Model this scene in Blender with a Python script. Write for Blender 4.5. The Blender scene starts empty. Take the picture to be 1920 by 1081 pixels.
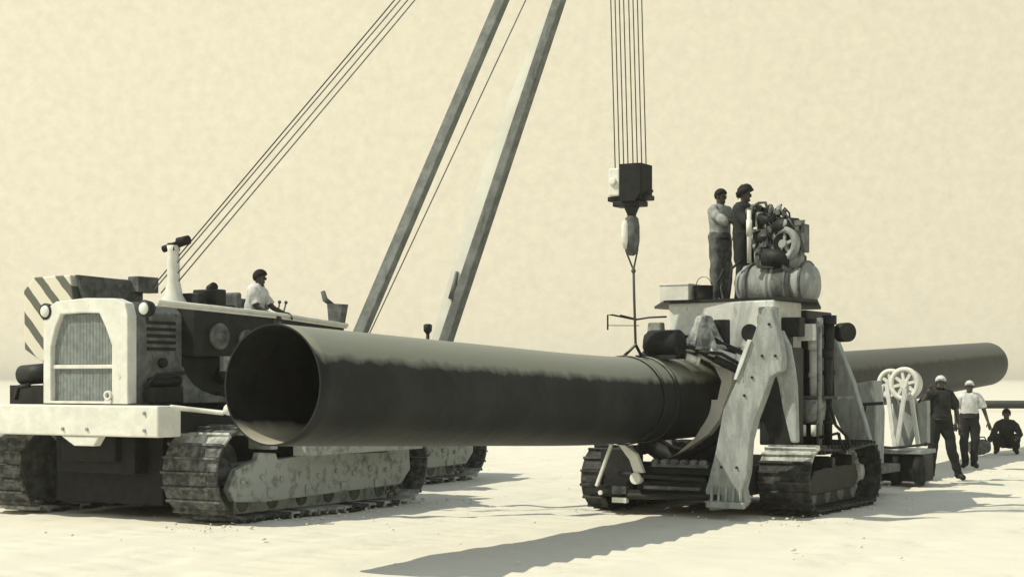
import bpy, bmesh, math, random
from mathutils import Vector, Matrix
random.seed(7)
R = math.radians
scn = bpy.context.scene
COL = scn.collection

# ------------------------------------------------------------------ camera
cam_d = bpy.data.cameras.new('camera'); cam = bpy.data.objects.new('camera', cam_d); COL.objects.link(cam)
cam.location = (0, 0, 1.7); cam.rotation_euler = (R(90), 0, 0)
cam_d.sensor_width = 36; cam_d.lens = 56.25; cam_d.shift_y = 0.0883
cam_d.clip_start = 0.1; cam_d.clip_end = 6000
scn.camera = cam
# ------------------------------------------------------------------ sky
SUN_EL, SUN_AZ = 50, 259           # azimuth clockwise from +Y of the direction TO the sun
w = bpy.data.worlds.new('World'); scn.world = w; w.use_nodes = True
nt = w.node_tree; nt.nodes.clear()
N = nt.nodes.new; LK = nt.links.new
sky = N('ShaderNodeTexSky'); sky.sky_type = 'NISHITA'; sky.sun_disc = False
sky.sun_elevation = R(SUN_EL); sky.sun_rotation = R(SUN_AZ); sky.dust_density = 6; sky.air_density = 1.0
bw = N('ShaderNodeRGBToBW'); LK(sky.outputs[0], bw.inputs[0])
def wmath(op, a, b):
    m = N('ShaderNodeMath'); m.operation = op
    for i, v in enumerate((a, b)):
        if isinstance(v, (int, float)): m.inputs[i].default_value = v
        else: LK(v, m.inputs[i])
    return m.outputs[0]
lum = wmath('MULTIPLY', bw.outputs[0], 1.1)
# dusty air: bright, even and colourless near the horizon, deeper overhead
tc = N('ShaderNodeTexCoord'); sep = N('ShaderNodeSeparateXYZ'); LK(tc.outputs['Generated'], sep.inputs[0])
mr = N('ShaderNodeMapRange'); mr.inputs['From Min'].default_value = 0.27; mr.inputs['From Max'].default_value = 0.75
mr.inputs['To Min'].default_value = 8.45; mr.inputs['To Max'].default_value = 4.6; mr.interpolation_type = 'SMOOTHSTEP'
LK(sep.outputs[2], mr.inputs['Value'])
l2 = wmath('ADD', wmath('MULTIPLY', wmath('MINIMUM', lum, 9), 0.05), mr.outputs[0])
nz = N('ShaderNodeTexNoise'); nz.inputs['Scale'].default_value = 170; nz.inputs['Detail'].default_value = 5; nz.inputs['Roughness'].default_value = .65
LK(tc.outputs['Generated'], nz.inputs['Vector'])
dt = N('ShaderNodeVectorMath'); dt.operation = 'DOT_PRODUCT'; LK(tc.outputs['Generated'], dt.inputs[0]); dt.inputs[1].default_value = (-.966, -.259, 0)
l3 = wmath('MULTIPLY', wmath('MULTIPLY', l2, wmath('ADD', wmath('MULTIPLY', nz.outputs[0], .30), .88)), wmath('ADD', wmath('MULTIPLY', dt.outputs['Value'], .18), 1.045))
mt = N('ShaderNodeMapRange'); mt.data_type = 'FLOAT_VECTOR'; mt.interpolation_type = 'SMOOTHSTEP'
hgt = N('ShaderNodeCombineXYZ')
for i in range(3): LK(sep.outputs[2], hgt.inputs[i])
LK(hgt.outputs[0], mt.inputs['Vector'])
for nm, v in (('From_Min_FLOAT3', (.25, .25, .25)), ('From_Max_FLOAT3', (.6, .6, .6)), ('To_Min_FLOAT3', (1.0, .915, .655)), ('To_Max_FLOAT3', (.84, .97, 1.05))):
    for q in mt.inputs:
        if q.identifier == nm: q.default_value = v
cm = N('ShaderNodeVectorMath'); cm.operation = 'SCALE'; LK(mt.outputs['Vector'], cm.inputs[0]); LK(l3, cm.inputs['Scale'])
bg = N('ShaderNodeBackground'); bg.inputs[1].default_value = 0.1; LK(cm.outputs[0], bg.inputs[0])
wo = N('ShaderNodeOutputWorld'); LK(bg.outputs[0], wo.inputs[0])
# ------------------------------------------------------------------ sun
sd = bpy.data.lights.new('sun', 'SUN'); sun = bpy.data.objects.new('sun', sd); COL.objects.link(sun)
sd.energy = 4.2; sd.angle = R(.5); sd.color = (1.0, .93, .74)
sv = Vector((math.sin(R(SUN_AZ)) * math.cos(R(SUN_EL)), math.cos(R(SUN_AZ)) * math.cos(R(SUN_EL)), math.sin(R(SUN_EL))))
sun.rotation_euler = sv.to_track_quat('Z', 'Y').to_euler(); sun.location = sv * 60
scn.view_settings.view_transform = 'Standard'; scn.view_settings.look = 'None'
scn.view_settings.exposure = 0; scn.view_settings.gamma = 1

# ------------------------------------------------------------------ materials
def mat(name, c, c2=None, scale=6, rough=.8, bump=.15, spec=.3, metal=0, detail=6, lo=.4, hi=.62, stretch=None, sunlit=None, chips=None):
    m = bpy.data.materials.new(name); m.use_nodes = True
    t = m.node_tree; n = t.nodes; b = n['Principled BSDF']
    b.inputs['Roughness'].default_value = rough; b.inputs['Specular IOR Level'].default_value = spec; b.inputs['Metallic'].default_value = metal
    c2 = c2 or tuple(v * .72 for v in c)
    c = (c[0], c[1] * 1.06, c[2] * 1.22); c2 = (c2[0], c2[1] * 1.06, c2[2] * 1.22)
    tcn = n.new('ShaderNodeTexCoord'); vec = tcn.outputs['Object']
    if stretch:
        mp = n.new('ShaderNodeMapping'); mp.inputs['Scale'].default_value = stretch; t.links.new(vec, mp.inputs[0]); vec = mp.outputs[0]
    nz = n.new('ShaderNodeTexNoise'); nz.inputs['Scale'].default_value = scale; nz.inputs['Detail'].default_value = detail; nz.inputs['Roughness'].default_value = .65
    t.links.new(vec, nz.inputs['Vector'])
    cr = n.new('ShaderNodeValToRGB'); cr.color_ramp.elements[0].position = lo; cr.color_ramp.elements[1].position = hi
    cr.color_ramp.elements[0].color = (*c2, 1); cr.color_ramp.elements[1].color = (*c, 1)
    t.links.new(nz.outputs[0], cr.inputs[0]); out = cr.outputs[0]
    if chips:                                   # scuffs, grease spots and chipped paint, with runs below them
        mp2 = n.new('ShaderNodeMapping'); mp2.inputs['Scale'].default_value = (1, 1, .35); t.links.new(tcn.outputs['Object'], mp2.inputs[0])
        for sc, th, st_, vv in ((7, chips[1], .75, mp2.outputs[0]), (26, chips[1] + .03, .9, tcn.outputs['Object'])):
            n4 = n.new('ShaderNodeTexNoise'); n4.inputs['Scale'].default_value = sc; n4.inputs['Detail'].default_value = 8; n4.inputs['Roughness'].default_value = .72; t.links.new(vv, n4.inputs['Vector'])
            r4 = n.new('ShaderNodeMapRange'); r4.inputs['From Min'].default_value = th; r4.inputs['From Max'].default_value = th + .05; r4.inputs['To Max'].default_value = st_; t.links.new(n4.outputs[0], r4.inputs['Value'])
            m4 = n.new('ShaderNodeMix'); m4.data_type = 'RGBA'; t.links.new(r4.outputs[0], m4.inputs['Factor']); t.links.new(out, m4.inputs['A']); m4.inputs['B'].default_value = (*chips[0], 1); out = m4.outputs['Result']
    if sunlit:                                    # upward faces coloured paler to stand for sunlight
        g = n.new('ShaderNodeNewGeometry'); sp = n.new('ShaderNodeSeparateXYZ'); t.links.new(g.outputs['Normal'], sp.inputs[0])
        n2 = n.new('ShaderNodeTexNoise'); n2.inputs['Scale'].default_value = sunlit[3]; n2.inputs['Detail'].default_value = 5; t.links.new(tcn.outputs['Object'], n2.inputs['Vector'])
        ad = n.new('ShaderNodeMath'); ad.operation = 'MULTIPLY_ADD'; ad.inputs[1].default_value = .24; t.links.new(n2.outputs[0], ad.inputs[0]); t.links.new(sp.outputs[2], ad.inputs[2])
        rr = n.new('ShaderNodeMapRange'); rr.inputs['From Min'].default_value = sunlit[1]; rr.inputs['From Max'].default_value = sunlit[2]; t.links.new(ad.outputs[0], rr.inputs['Value'])
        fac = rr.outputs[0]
        if len(sunlit) > 4:                       # the stretch beyond the machine is freshly coated: weaker painted sunlight
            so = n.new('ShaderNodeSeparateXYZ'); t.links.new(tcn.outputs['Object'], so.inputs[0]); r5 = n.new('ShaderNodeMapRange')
            r5.inputs['From Min'].default_value = sunlit[4]; r5.inputs['From Max'].default_value = sunlit[4] + .3; r5.inputs['To Min'].default_value = 1; r5.inputs['To Max'].default_value = .38
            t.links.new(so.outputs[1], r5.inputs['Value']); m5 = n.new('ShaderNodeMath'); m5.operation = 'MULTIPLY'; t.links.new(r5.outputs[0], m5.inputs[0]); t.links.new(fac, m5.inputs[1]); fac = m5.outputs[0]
        mx = n.new('ShaderNodeMix'); mx.data_type = 'RGBA'; t.links.new(fac, mx.inputs['Factor']); t.links.new(out, mx.inputs['A']); mx.inputs['B'].default_value = (*sunlit[0], 1); out = mx.outputs['Result']
    t.links.new(out, b.inputs['Base Color'])
    if bump:
        bp = n.new('ShaderNodeBump'); bp.inputs['Strength'].default_value = bump; bp.inputs['Distance'].default_value = .02
        n3 = n.new('ShaderNodeTexNoise'); n3.inputs['Scale'].default_value = scale * 5; n3.inputs['Detail'].default_value = 4; t.links.new(vec, n3.inputs['Vector'])
        t.links.new(n3.outputs[0], bp.inputs['Height']); t.links.new(bp.outputs[0], b.inputs['Normal'])
    return m
M = {}
M['cream'] = mat('cream_paint', (.70, .67, .54), (.60, .57, .46), 5, .65, chips=((.16, .15, .12), .66))
M['pale'] = mat('pale_dusty_paint', (.62, .61, .52), (.50, .49, .41), 4, .75, chips=((.14, .135, .11), .62))
M['grey'] = mat('worn_grey_paint', (.30, .31, .26), (.17, .175, .15), 7, .75, bump=.3, chips=((.05, .05, .045), .6))
M['shell'] = mat('radiator_shell_grey', (.17, .175, .15), (.09, .092, .08), 6, .7, bump=.3, chips=((.03, .03, .028), .58))
M['lgrey'] = mat('light_grey_paint', (.33, .34, .29), (.22, .225, .19), 11, .75, bump=.3, stretch=(1, 1, .3), chips=((.08, .08, .07), .60))
M['mid'] = mat('mid_grey_iron', (.15, .155, .13), (.06, .062, .055), 7, .7, bump=.3)
M['dark'] = mat('oily_dark_iron', (.020, .021, .019), (.011, .012, .011), 6, .6, bump=.2, spec=.25)
M['black'] = mat('black_rubber', (.015, .016, .015), (.009, .009, .009), 8, .7, bump=.2, spec=.2)
M['mud'] = mat('dried_mud_on_steel', (.36, .365, .30), (.15, .15, .125), 6, .95, bump=.7, lo=.32, hi=.5)
M['shoe'] = mat('worn_track_steel', (.16, .16, .135), (.035, .035, .031), 9, .7, bump=.6, lo=.42, hi=.66, spec=.3)
M['mud_and_lit'] = mat('caked_mud_and_lit_shoes', (.50, .49, .41), (.16, .16, .13), 7, .95, bump=.8, lo=.35, hi=.6)  # random caked mud; also sunlight painted on the machine's top front shoes
M['mshoe'] = mat('machine_track_steel', (.065, .065, .056), (.016, .016, .015), 9, .7, bump=.6, lo=.42, hi=.66, spec=.3)
M['grille'] = mat('grille_grey', (.27, .285, .245), (.19, .20, .175), 9, .7)
M['pipe'] = mat('pipe_coating', (.020, .021, .019), (.010, .011, .011), 1.6, .55, bump=.25, spec=.15, sunlit=((.25, .26, .215), .50, .66, 5, 2.2))  # pale top is sunlight painted into the coating colour
M['bore'] = mat('pipe_bore', (.024, .024, .022), (.012, .013, .012), 3, .8, bump=.2, spec=.1, sunlit=((.44, .42, .34), .72, .9, 4))  # pale floor is sunlight painted into the bore colour
M['wire'] = mat('wire_rope', (.07, .072, .06), (.05, .05, .045), 30, .7, bump=0)
M['lwire'] = mat('greased_pale_rope', (.16, .16, .13), (.10, .10, .085), 30, .7, bump=0)
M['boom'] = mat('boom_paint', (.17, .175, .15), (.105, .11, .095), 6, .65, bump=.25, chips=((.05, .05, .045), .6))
M['boomlit'] = mat('boom_paint_sunlit', (.74, .71, .57), (.66, .63, .51), 2.5, .65, bump=.15)  # sunlit copy of the boom paint
M['skin'] = mat('skin', (.075, .062, .048), (.05, .04, .032), 20, .6, bump=0)
M['hair'] = mat('hair', (.010, .010, .009), (.007, .007, .007), 60, .8, bump=.3)
M['shirtw'] = mat('white_cotton', (.66, .64, .55), (.46, .45, .39), 8, .9, bump=.4)
M['shirtg'] = mat('grey_cotton', (.36, .36, .30), (.20, .20, .17), 7, .9, bump=.4)
M['shirtd'] = mat('dark_cotton', (.030, .032, .028), (.018, .019, .017), 9, .9, bump=.4)
M['trg'] = mat('grey_trousers', (.13, .135, .115), (.05, .052, .046), 9, .9, bump=.4)
M['trd'] = mat('dark_trousers', (.022, .023, .021), (.014, .015, .014), 9, .9, bump=.4)
M['boot'] = mat('boot_leather', (.015, .014, .012), None, 10, .6)
M['glass'] = mat('lamp_glass', (.70, .68, .58), (.6, .58, .5), 10, .2, bump=0, spec=.6)
M['canvas'] = mat('grey_canvas', (.40, .40, .34), (.10, .10, .09), 7, .95, bump=.5)
M['leather'] = M['boot']

# striped counterweight
def stripes():
    m = bpy.data.materials.new('hazard_stripes'); m.use_nodes = True
    t = m.node_tree; n = t.nodes; b = n['Principled BSDF']; b.inputs['Roughness'].default_value = .7
    tcn = n.new('ShaderNodeTexCoord'); sp = n.new('ShaderNodeSeparateXYZ'); t.links.new(tcn.outputs['Object'], sp.inputs[0])
    def mth(op, a, bb, cc=None):
        q = n.new('ShaderNodeMath'); q.operation = op
        for i, v in enumerate((a, bb, cc)):
            if v is None: continue
            if isinstance(v, (int, float)): q.inputs[i].default_value = v
            else: t.links.new(v, q.inputs[i])
        return q.outputs[0]
    u = mth('MULTIPLY_ADD', sp.outputs[0], 1.0, sp.outputs[2])
    nz = n.new('ShaderNodeTexNoise'); nz.inputs['Scale'].default_value = 5; nz.inputs['Detail'].default_value = 5; t.links.new(tcn.outputs['Object'], nz.inputs['Vector'])
    u = mth('MULTIPLY_ADD', nz.outputs[0], .05, u)
    f = mth('FRACT', mth('MULTIPLY', mth('ADD', u, 9.91), 1 / .40), 0)
    g = mth('GREATER_THAN', f, .42)
    mx = n.new('ShaderNodeMix'); mx.data_type = 'RGBA'; t.links.new(g, mx.inputs['Factor'])
    mx.inputs['A'].default_value = (.10, .105, .09, 1); mx.inputs['B'].default_value = (.62, .60, .5, 1)
    t.links.new(mx.outputs['Result'], b.inputs['Base Color'])
    return m
M['stripe'] = stripes()

# sand
def sand():
    m = bpy.data.materials.new('bleached_sand'); m.use_nodes = True
    t = m.node_tree; n = t.nodes; b = n['Principled BSDF']; b.inputs['Roughness'].default_value = 1; b.inputs['Specular IOR Level'].default_value = .05
    tcn = n.new('ShaderNodeTexCoord')
    def noise(s, d, st=(1, 1, 1)):
        mp = n.new('ShaderNodeMapping'); mp.inputs['Scale'].default_value = st; mp.inputs['Rotation'].default_value = (0, 0, R(30)); t.links.new(tcn.outputs['Object'], mp.inputs[0])
        z = n.new('ShaderNodeTexNoise'); z.inputs['Scale'].default_value = s; z.inputs['Detail'].default_value = d; z.inputs['Roughness'].default_value = .7; t.links.new(mp.outputs[0], z.inputs['Vector']); return z.outputs[0]
    a = noise(.9, 8); c = noise(14, 6); d = noise(.6, 6, (3, .35, 1))
    s1 = n.new('ShaderNodeMath'); s1.operation = 'MULTIPLY_ADD'; s1.inputs[1].default_value = .5; t.links.new(c, s1.inputs[0]); t.links.new(a, s1.inputs[2])
    s2 = n.new('ShaderNodeMath'); s2.operation = 'MULTIPLY_ADD'; s2.inputs[1].default_value = .6; t.links.new(d, s2.inputs[0]); t.links.new(s1.outputs[0], s2.inputs[2])
    cr = n.new('ShaderNodeValToRGB'); e = cr.color_ramp.elements
    e[0].position = .72; e[0].color = (.50, .485, .42, 1); e[1].position = 1.0; e[1].color = (.65, .63, .545, 1)
    x = cr.color_ramp.elements.new(.88); x.color = (.60, .585, .505, 1)
    t.links.new(s2.outputs[0], cr.inputs[0]); t.links.new(cr.outputs[0], b.inputs['Base Color'])
    bp = n.new('ShaderNodeBump'); bp.inputs['Strength'].default_value = .35; bp.inputs['Distance'].default_value = .03
    t.links.new(s1.outputs[0], bp.inputs['Height']); t.links.new(bp.outputs[0], b.inputs['Normal'])
    return m
M['sand'] = sand()

# ------------------------------------------------------------------ mesh helpers
ORG = Vector((-4.98, 19.43, 0)); PHI = R(30.5)
def W(l, s, z=0):
    return Vector((ORG.x + l * math.cos(PHI) + s * math.sin(PHI), ORG.y - l * math.sin(PHI) + s * math.cos(PHI), z))
BASE = {}
class MB:
    def __init__(s): s.bm = bmesh.new()
    def _f(s, vs, sm=False):
        try:
            f = s.bm.faces.new(vs); f.smooth = sm; return f
        except ValueError: return None
    def box(s, x0, x1, y0, y1, z0, z1, rot=None):
        c = Vector(((x0 + x1) / 2, (y0 + y1) / 2, (z0 + z1) / 2)); h = Vector((abs(x1 - x0) / 2, abs(y1 - y0) / 2, abs(z1 - z0) / 2))
        v = []
        for i in range(8):
            p = Vector((h.x * (1 if i & 1 else -1), h.y * (1 if i & 2 else -1), h.z * (1 if i & 4 else -1)))
            if rot: p = rot @ p
            v.append(s.bm.verts.new(c + p))
        for q in ((0, 2, 3, 1), (4, 5, 7, 6), (0, 1, 5, 4), (2, 6, 7, 3), (0, 4, 6, 2), (1, 3, 7, 5)): s._f([v[i] for i in q])
        return s
    def cyl(s, p0, p1, r0, r1=None, n=20, caps=True, sm=True):
        p0, p1 = Vector(p0), Vector(p1); r1 = r0 if r1 is None else r1
        q = (p1 - p0).to_track_quat('Z', 'Y').to_matrix()
        a = [s.bm.verts.new(p0 + q @ Vector((r0 * math.cos(2 * math.pi * i / n), r0 * math.sin(2 * math.pi * i / n), 0))) for i in range(n)]
        b = [s.bm.verts.new(p1 + q @ Vector((r1 * math.cos(2 * math.pi * i / n), r1 * math.sin(2 * math.pi * i / n), 0))) for i in range(n)]
        for i in range(n): s._f([a[i], a[(i + 1) % n], b[(i + 1) % n], b[i]], sm)
        if caps: s._f(a[::-1]); s._f(b)
        return s
    def lathe(s, o, ax, prof, n=28, sm=True):       # prof: (distance along the axis, radius)
        o = Vector(o); q = Vector(ax).normalized().to_track_quat('Z', 'Y').to_matrix(); rings = []
        for (t, r) in prof:
            rings.append([s.bm.verts.new(o + q @ Vector((max(r, 1e-4) * math.cos(2 * math.pi * i / n), max(r, 1e-4) * math.sin(2 * math.pi * i / n), t))) for i in range(n)])
        for a, b in zip(rings, rings[1:]):
            for i in range(n): s._f([a[i], a[(i + 1) % n], b[(i + 1) % n], b[i]], sm)
        s._f(rings[0][::-1]); s._f(rings[-1]); return s
    def tube(s, pts, r, n=8, caps=True):
        pts = [Vector(p) for p in pts]; rings = []; up = None
        rr = r if isinstance(r, (list, tuple)) else [r] * len(pts)
        for i, p in enumerate(pts):
            d = (pts[min(i + 1, len(pts) - 1)] - pts[max(i - 1, 0)]).normalized()
            if up is None: up = d.orthogonal().normalized()
            up = (up - d * up.dot(d)).normalized(); sd_ = d.cross(up)
            rings.append([s.bm.verts.new(p + rr[i] * (up * math.cos(2 * math.pi * k / n) + sd_ * math.sin(2 * math.pi * k / n))) for k in range(n)])
        for a, b in zip(rings, rings[1:]):
            for i in range(n): s._f([a[i], a[(i + 1) % n], b[(i + 1) % n], b[i]], True)
        if caps: s._f(rings[0][::-1]); s._f(rings[-1])
        return s
    def bar(s, p0, p1, wd, hd, w1=None, h1=None, up=(0, 0, 1)):      # a box beam from p0 to p1
        p0, p1 = Vector(p0), Vector(p1); d = (p1 - p0).normalized(); x = d.cross(Vector(up)).normalized(); y = x.cross(d)
        w1 = w1 or wd; h1 = h1 or hd; v = []
        for p, a, b in ((p0, wd, hd), (p1, w1, h1)):
            for sx, sy in ((-1, -1), (1, -1), (1, 1), (-1, 1)): v.append(s.bm.verts.new(p + x * sx * a / 2 + y * sy * b / 2))
        for q in ((3, 2, 1, 0), (4, 5, 6, 7), (0, 1, 5, 4), (1, 2, 6, 5), (2, 3, 7, 6), (3, 0, 4, 7)): s._f([v[i] for i in q])
        return s
    def prism(s, pts, plane, a, b):
        def P(u, v, t): return {'xz': (u, t, v), 'yz': (t, u, v), 'xy': (u, v, t)}[plane]
        A = [s.bm.verts.new(P(u, v, a)) for u, v in pts]; B = [s.bm.verts.new(P(u, v, b)) for u, v in pts]; n = len(pts)
        s._f(A[::-1]); s._f(B)
        for i in range(n): s._f([A[i], A[(i + 1) % n], B[(i + 1) % n], B[i]])
        return s
    def frame(s, outer, inner, plane, a, b):        # a plate with a hole; the outlines match point for point
        def P(u, v, t): return {'xz': (u, t, v), 'yz': (t, u, v)}[plane]
        n = len(outer); g = [[s.bm.verts.new(P(u, v, t)) for u, v in o] for t in (a, b) for o in (outer, inner)]
        for i in range(n):
            j = (i + 1) % n
            s._f([g[0][i], g[0][j], g[1][j], g[1][i]]); s._f([g[2][i], g[3][i], g[3][j], g[2][j]])
            s._f([g[0][i], g[2][i], g[2][j], g[0][j]]); s._f([g[1][i], g[1][j], g[3][j], g[3][i]])
        return s
    def ring(s, c, ax, ri, ro, wd, n=40, a0=0, a1=360, taper=False):
        c = Vector(c); q = Vector(ax).normalized().to_track_quat('Z', 'Y').to_matrix(); full = abs(a1 - a0) >= 360; prev = None; first = None
        k = n if full else n + 1
        for i in range(k):
            t = i / n; an = R(a0 + (a1 - a0) * t); f = 1
            if taper: f = max(.04, math.sin(math.pi * min(1, max(0, t))) ** .7)
            rm = ro; rin = ro - (ro - ri) * f
            cur = [s.bm.verts.new(c + q @ Vector((r_ * math.cos(an), r_ * math.sin(an), z_))) for r_, z_ in ((rin, -wd / 2), (rm, -wd / 2), (rm, wd / 2), (rin, wd / 2))]
            if prev:
                for j in range(4): s._f([prev[j], prev[(j + 1) % 4], cur[(j + 1) % 4], cur[j]], True)
            else: first = cur
            prev = cur
        if full:
            for j in range(4): s._f([prev[j], prev[(j + 1) % 4], first[(j + 1) % 4], first[j]], True)
        else: s._f(first[::-1]); s._f(prev)
        return s
    def ball(s, c, r, n=16, k=10):
        r = (r, r, r) if isinstance(r, (int, float)) else r; c = Vector(c); rings = []
        for i in range(1, k):
            th = math.pi * i / k
            rings.append([s.bm.verts.new(c + Vector((r[0] * math.sin(th) * math.cos(2 * math.pi * j / n), r[1] * math.sin(th) * math.sin(2 * math.pi * j / n), r[2] * math.cos(th)))) for j in range(n)])
        t = s.bm.verts.new(c + Vector((0, 0, r[2]))); b = s.bm.verts.new(c - Vector((0, 0, r[2])))
        for j in range(n): s._f([t, rings[0][j], rings[0][(j + 1) % n]], True); s._f([b, rings[-1][(j + 1) % n], rings[-1][j]], True)
        for A, B in zip(rings, rings[1:]):
            for j in range(n): s._f([A[j], B[j], B[(j + 1) % n], A[(j + 1) % n]], True)
        return s
    def build(s, name, m, parent=None, bevel=0, abs_=False, rough=0):
        if rough:
            for v in s.bm.verts: v.co += Vector((random.uniform(-1, 1), random.uniform(-1, 1), random.uniform(-1, 1))) * rough
        b = BASE.get(parent.name if parent else None)
        if b is not None and not abs_:
            for v in s.bm.verts: v.co -= b
        bmesh.ops.recalc_face_normals(s.bm, faces=s.bm.faces)
        me = bpy.data.meshes.new(name); s.bm.to_mesh(me); s.bm.free(); me.materials.append(M[m] if isinstance(m, str) else m)
        o = bpy.data.objects.new(name, me); COL.objects.link(o)
        if parent: o.parent = parent; BASE[o.name] = b if b is not None else Vector((0, 0, 0))
        if bevel:
            bv = o.modifiers.new('bevel', 'BEVEL'); bv.width = bevel; bv.segments = 2; bv.limit_method = 'ANGLE'; bv.angle_limit = R(40)
        return o
def thing(name, label, cat, l=0, s=0, z=0, group=None, rot=None):
    o = bpy.data.objects.new(name, None); COL.objects.link(o); o.empty_display_size = .3
    o.location = W(l, s, z); o.rotation_euler = (0, 0, -PHI if rot is None else rot)
    o['label'] = label; o['category'] = cat
    if group: o['group'] = group
    BASE[o.name] = Vector((l, s, z)); return o
def rz(a): return Matrix.Rotation(R(a), 3, 'Z')
def rx(a): return Matrix.Rotation(R(a), 3, 'X')
def ry(a): return Matrix.Rotation(R(a), 3, 'Y')

# ------------------------------------------------------------------ ground
def ground():
    bm = bmesh.new()
    xs = [-4000, -1200, -400, -120, -40] + [-14, -12, -10] + [-8 + i * .1 for i in range(0, 240)] + [17, 19, 22] + [40, 120, 400, 1200, 4000]
    ys = [-400, -60, 0, 8] + [10 + i * .1 for i in range(0, 260)] + [37, 39, 42, 46] + [52, 70, 120, 300, 900, 5000]
    from mathutils import noise
    def h(x, y):
        f = max(0, min(1, (22 - abs(x)) / 6)) * max(0, min(1, (y - 8) / 3)) * max(0, min(1, (60 - y) / 15))
        a = noise.noise(Vector((x * .5, y * .5, 0))) * .025 + noise.noise(Vector((x * 2.1, y * 2.1, 3))) * .018 + noise.noise(Vector((x * 5.5, y * 5.5, 6))) * .007
        # wheel and track ruts along the working strip
        l = (x - ORG.x) * math.cos(PHI) - (y - ORG.y) * math.sin(PHI)
        for c, wd in ((2.6, .35), (3.5, .3), (8.3, .35), (9.4, .3)):
            t = (l - c + .25 * noise.noise(Vector((x * .25, y * .25, 8)))) / wd
            a -= .035 * math.exp(-t * t) * (.4 + .6 * abs(noise.noise(Vector((x * 1.3, y * 1.3, 5)))) * 2)
        for k0, lc in ((0, -1.87), (1, 1.37), (2, 4.68), (3, 6.96), (4, 3.2)):      # cleat prints left by crawler shoes
            sx = (x - ORG.x) * math.sin(PHI) + (y - ORG.y) * math.cos(PHI)
            if abs(l - lc) < .4: a += (-.02 + .016 * math.sin(sx * 2 * math.pi / .42)) * (.5 + abs(noise.noise(Vector((x * .6, y * .6, 1)))))
        return (a - .012) * f
    g = [[bm.verts.new((x, y, h(x, y))) for x in xs] for y in ys]
    for j in range(len(ys) - 1):
        for i in range(len(xs) - 1):
            f = bm.faces.new((g[j][i], g[j][i + 1], g[j + 1][i + 1], g[j + 1][i])); f.smooth = True
    me = bpy.data.meshes.new('ground'); bm.to_mesh(me); bm.free(); me.materials.append(M['sand'])
    o = bpy.data.objects.new('ground', me); COL.objects.link(o); o['kind'] = 'structure'
ground()

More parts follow.
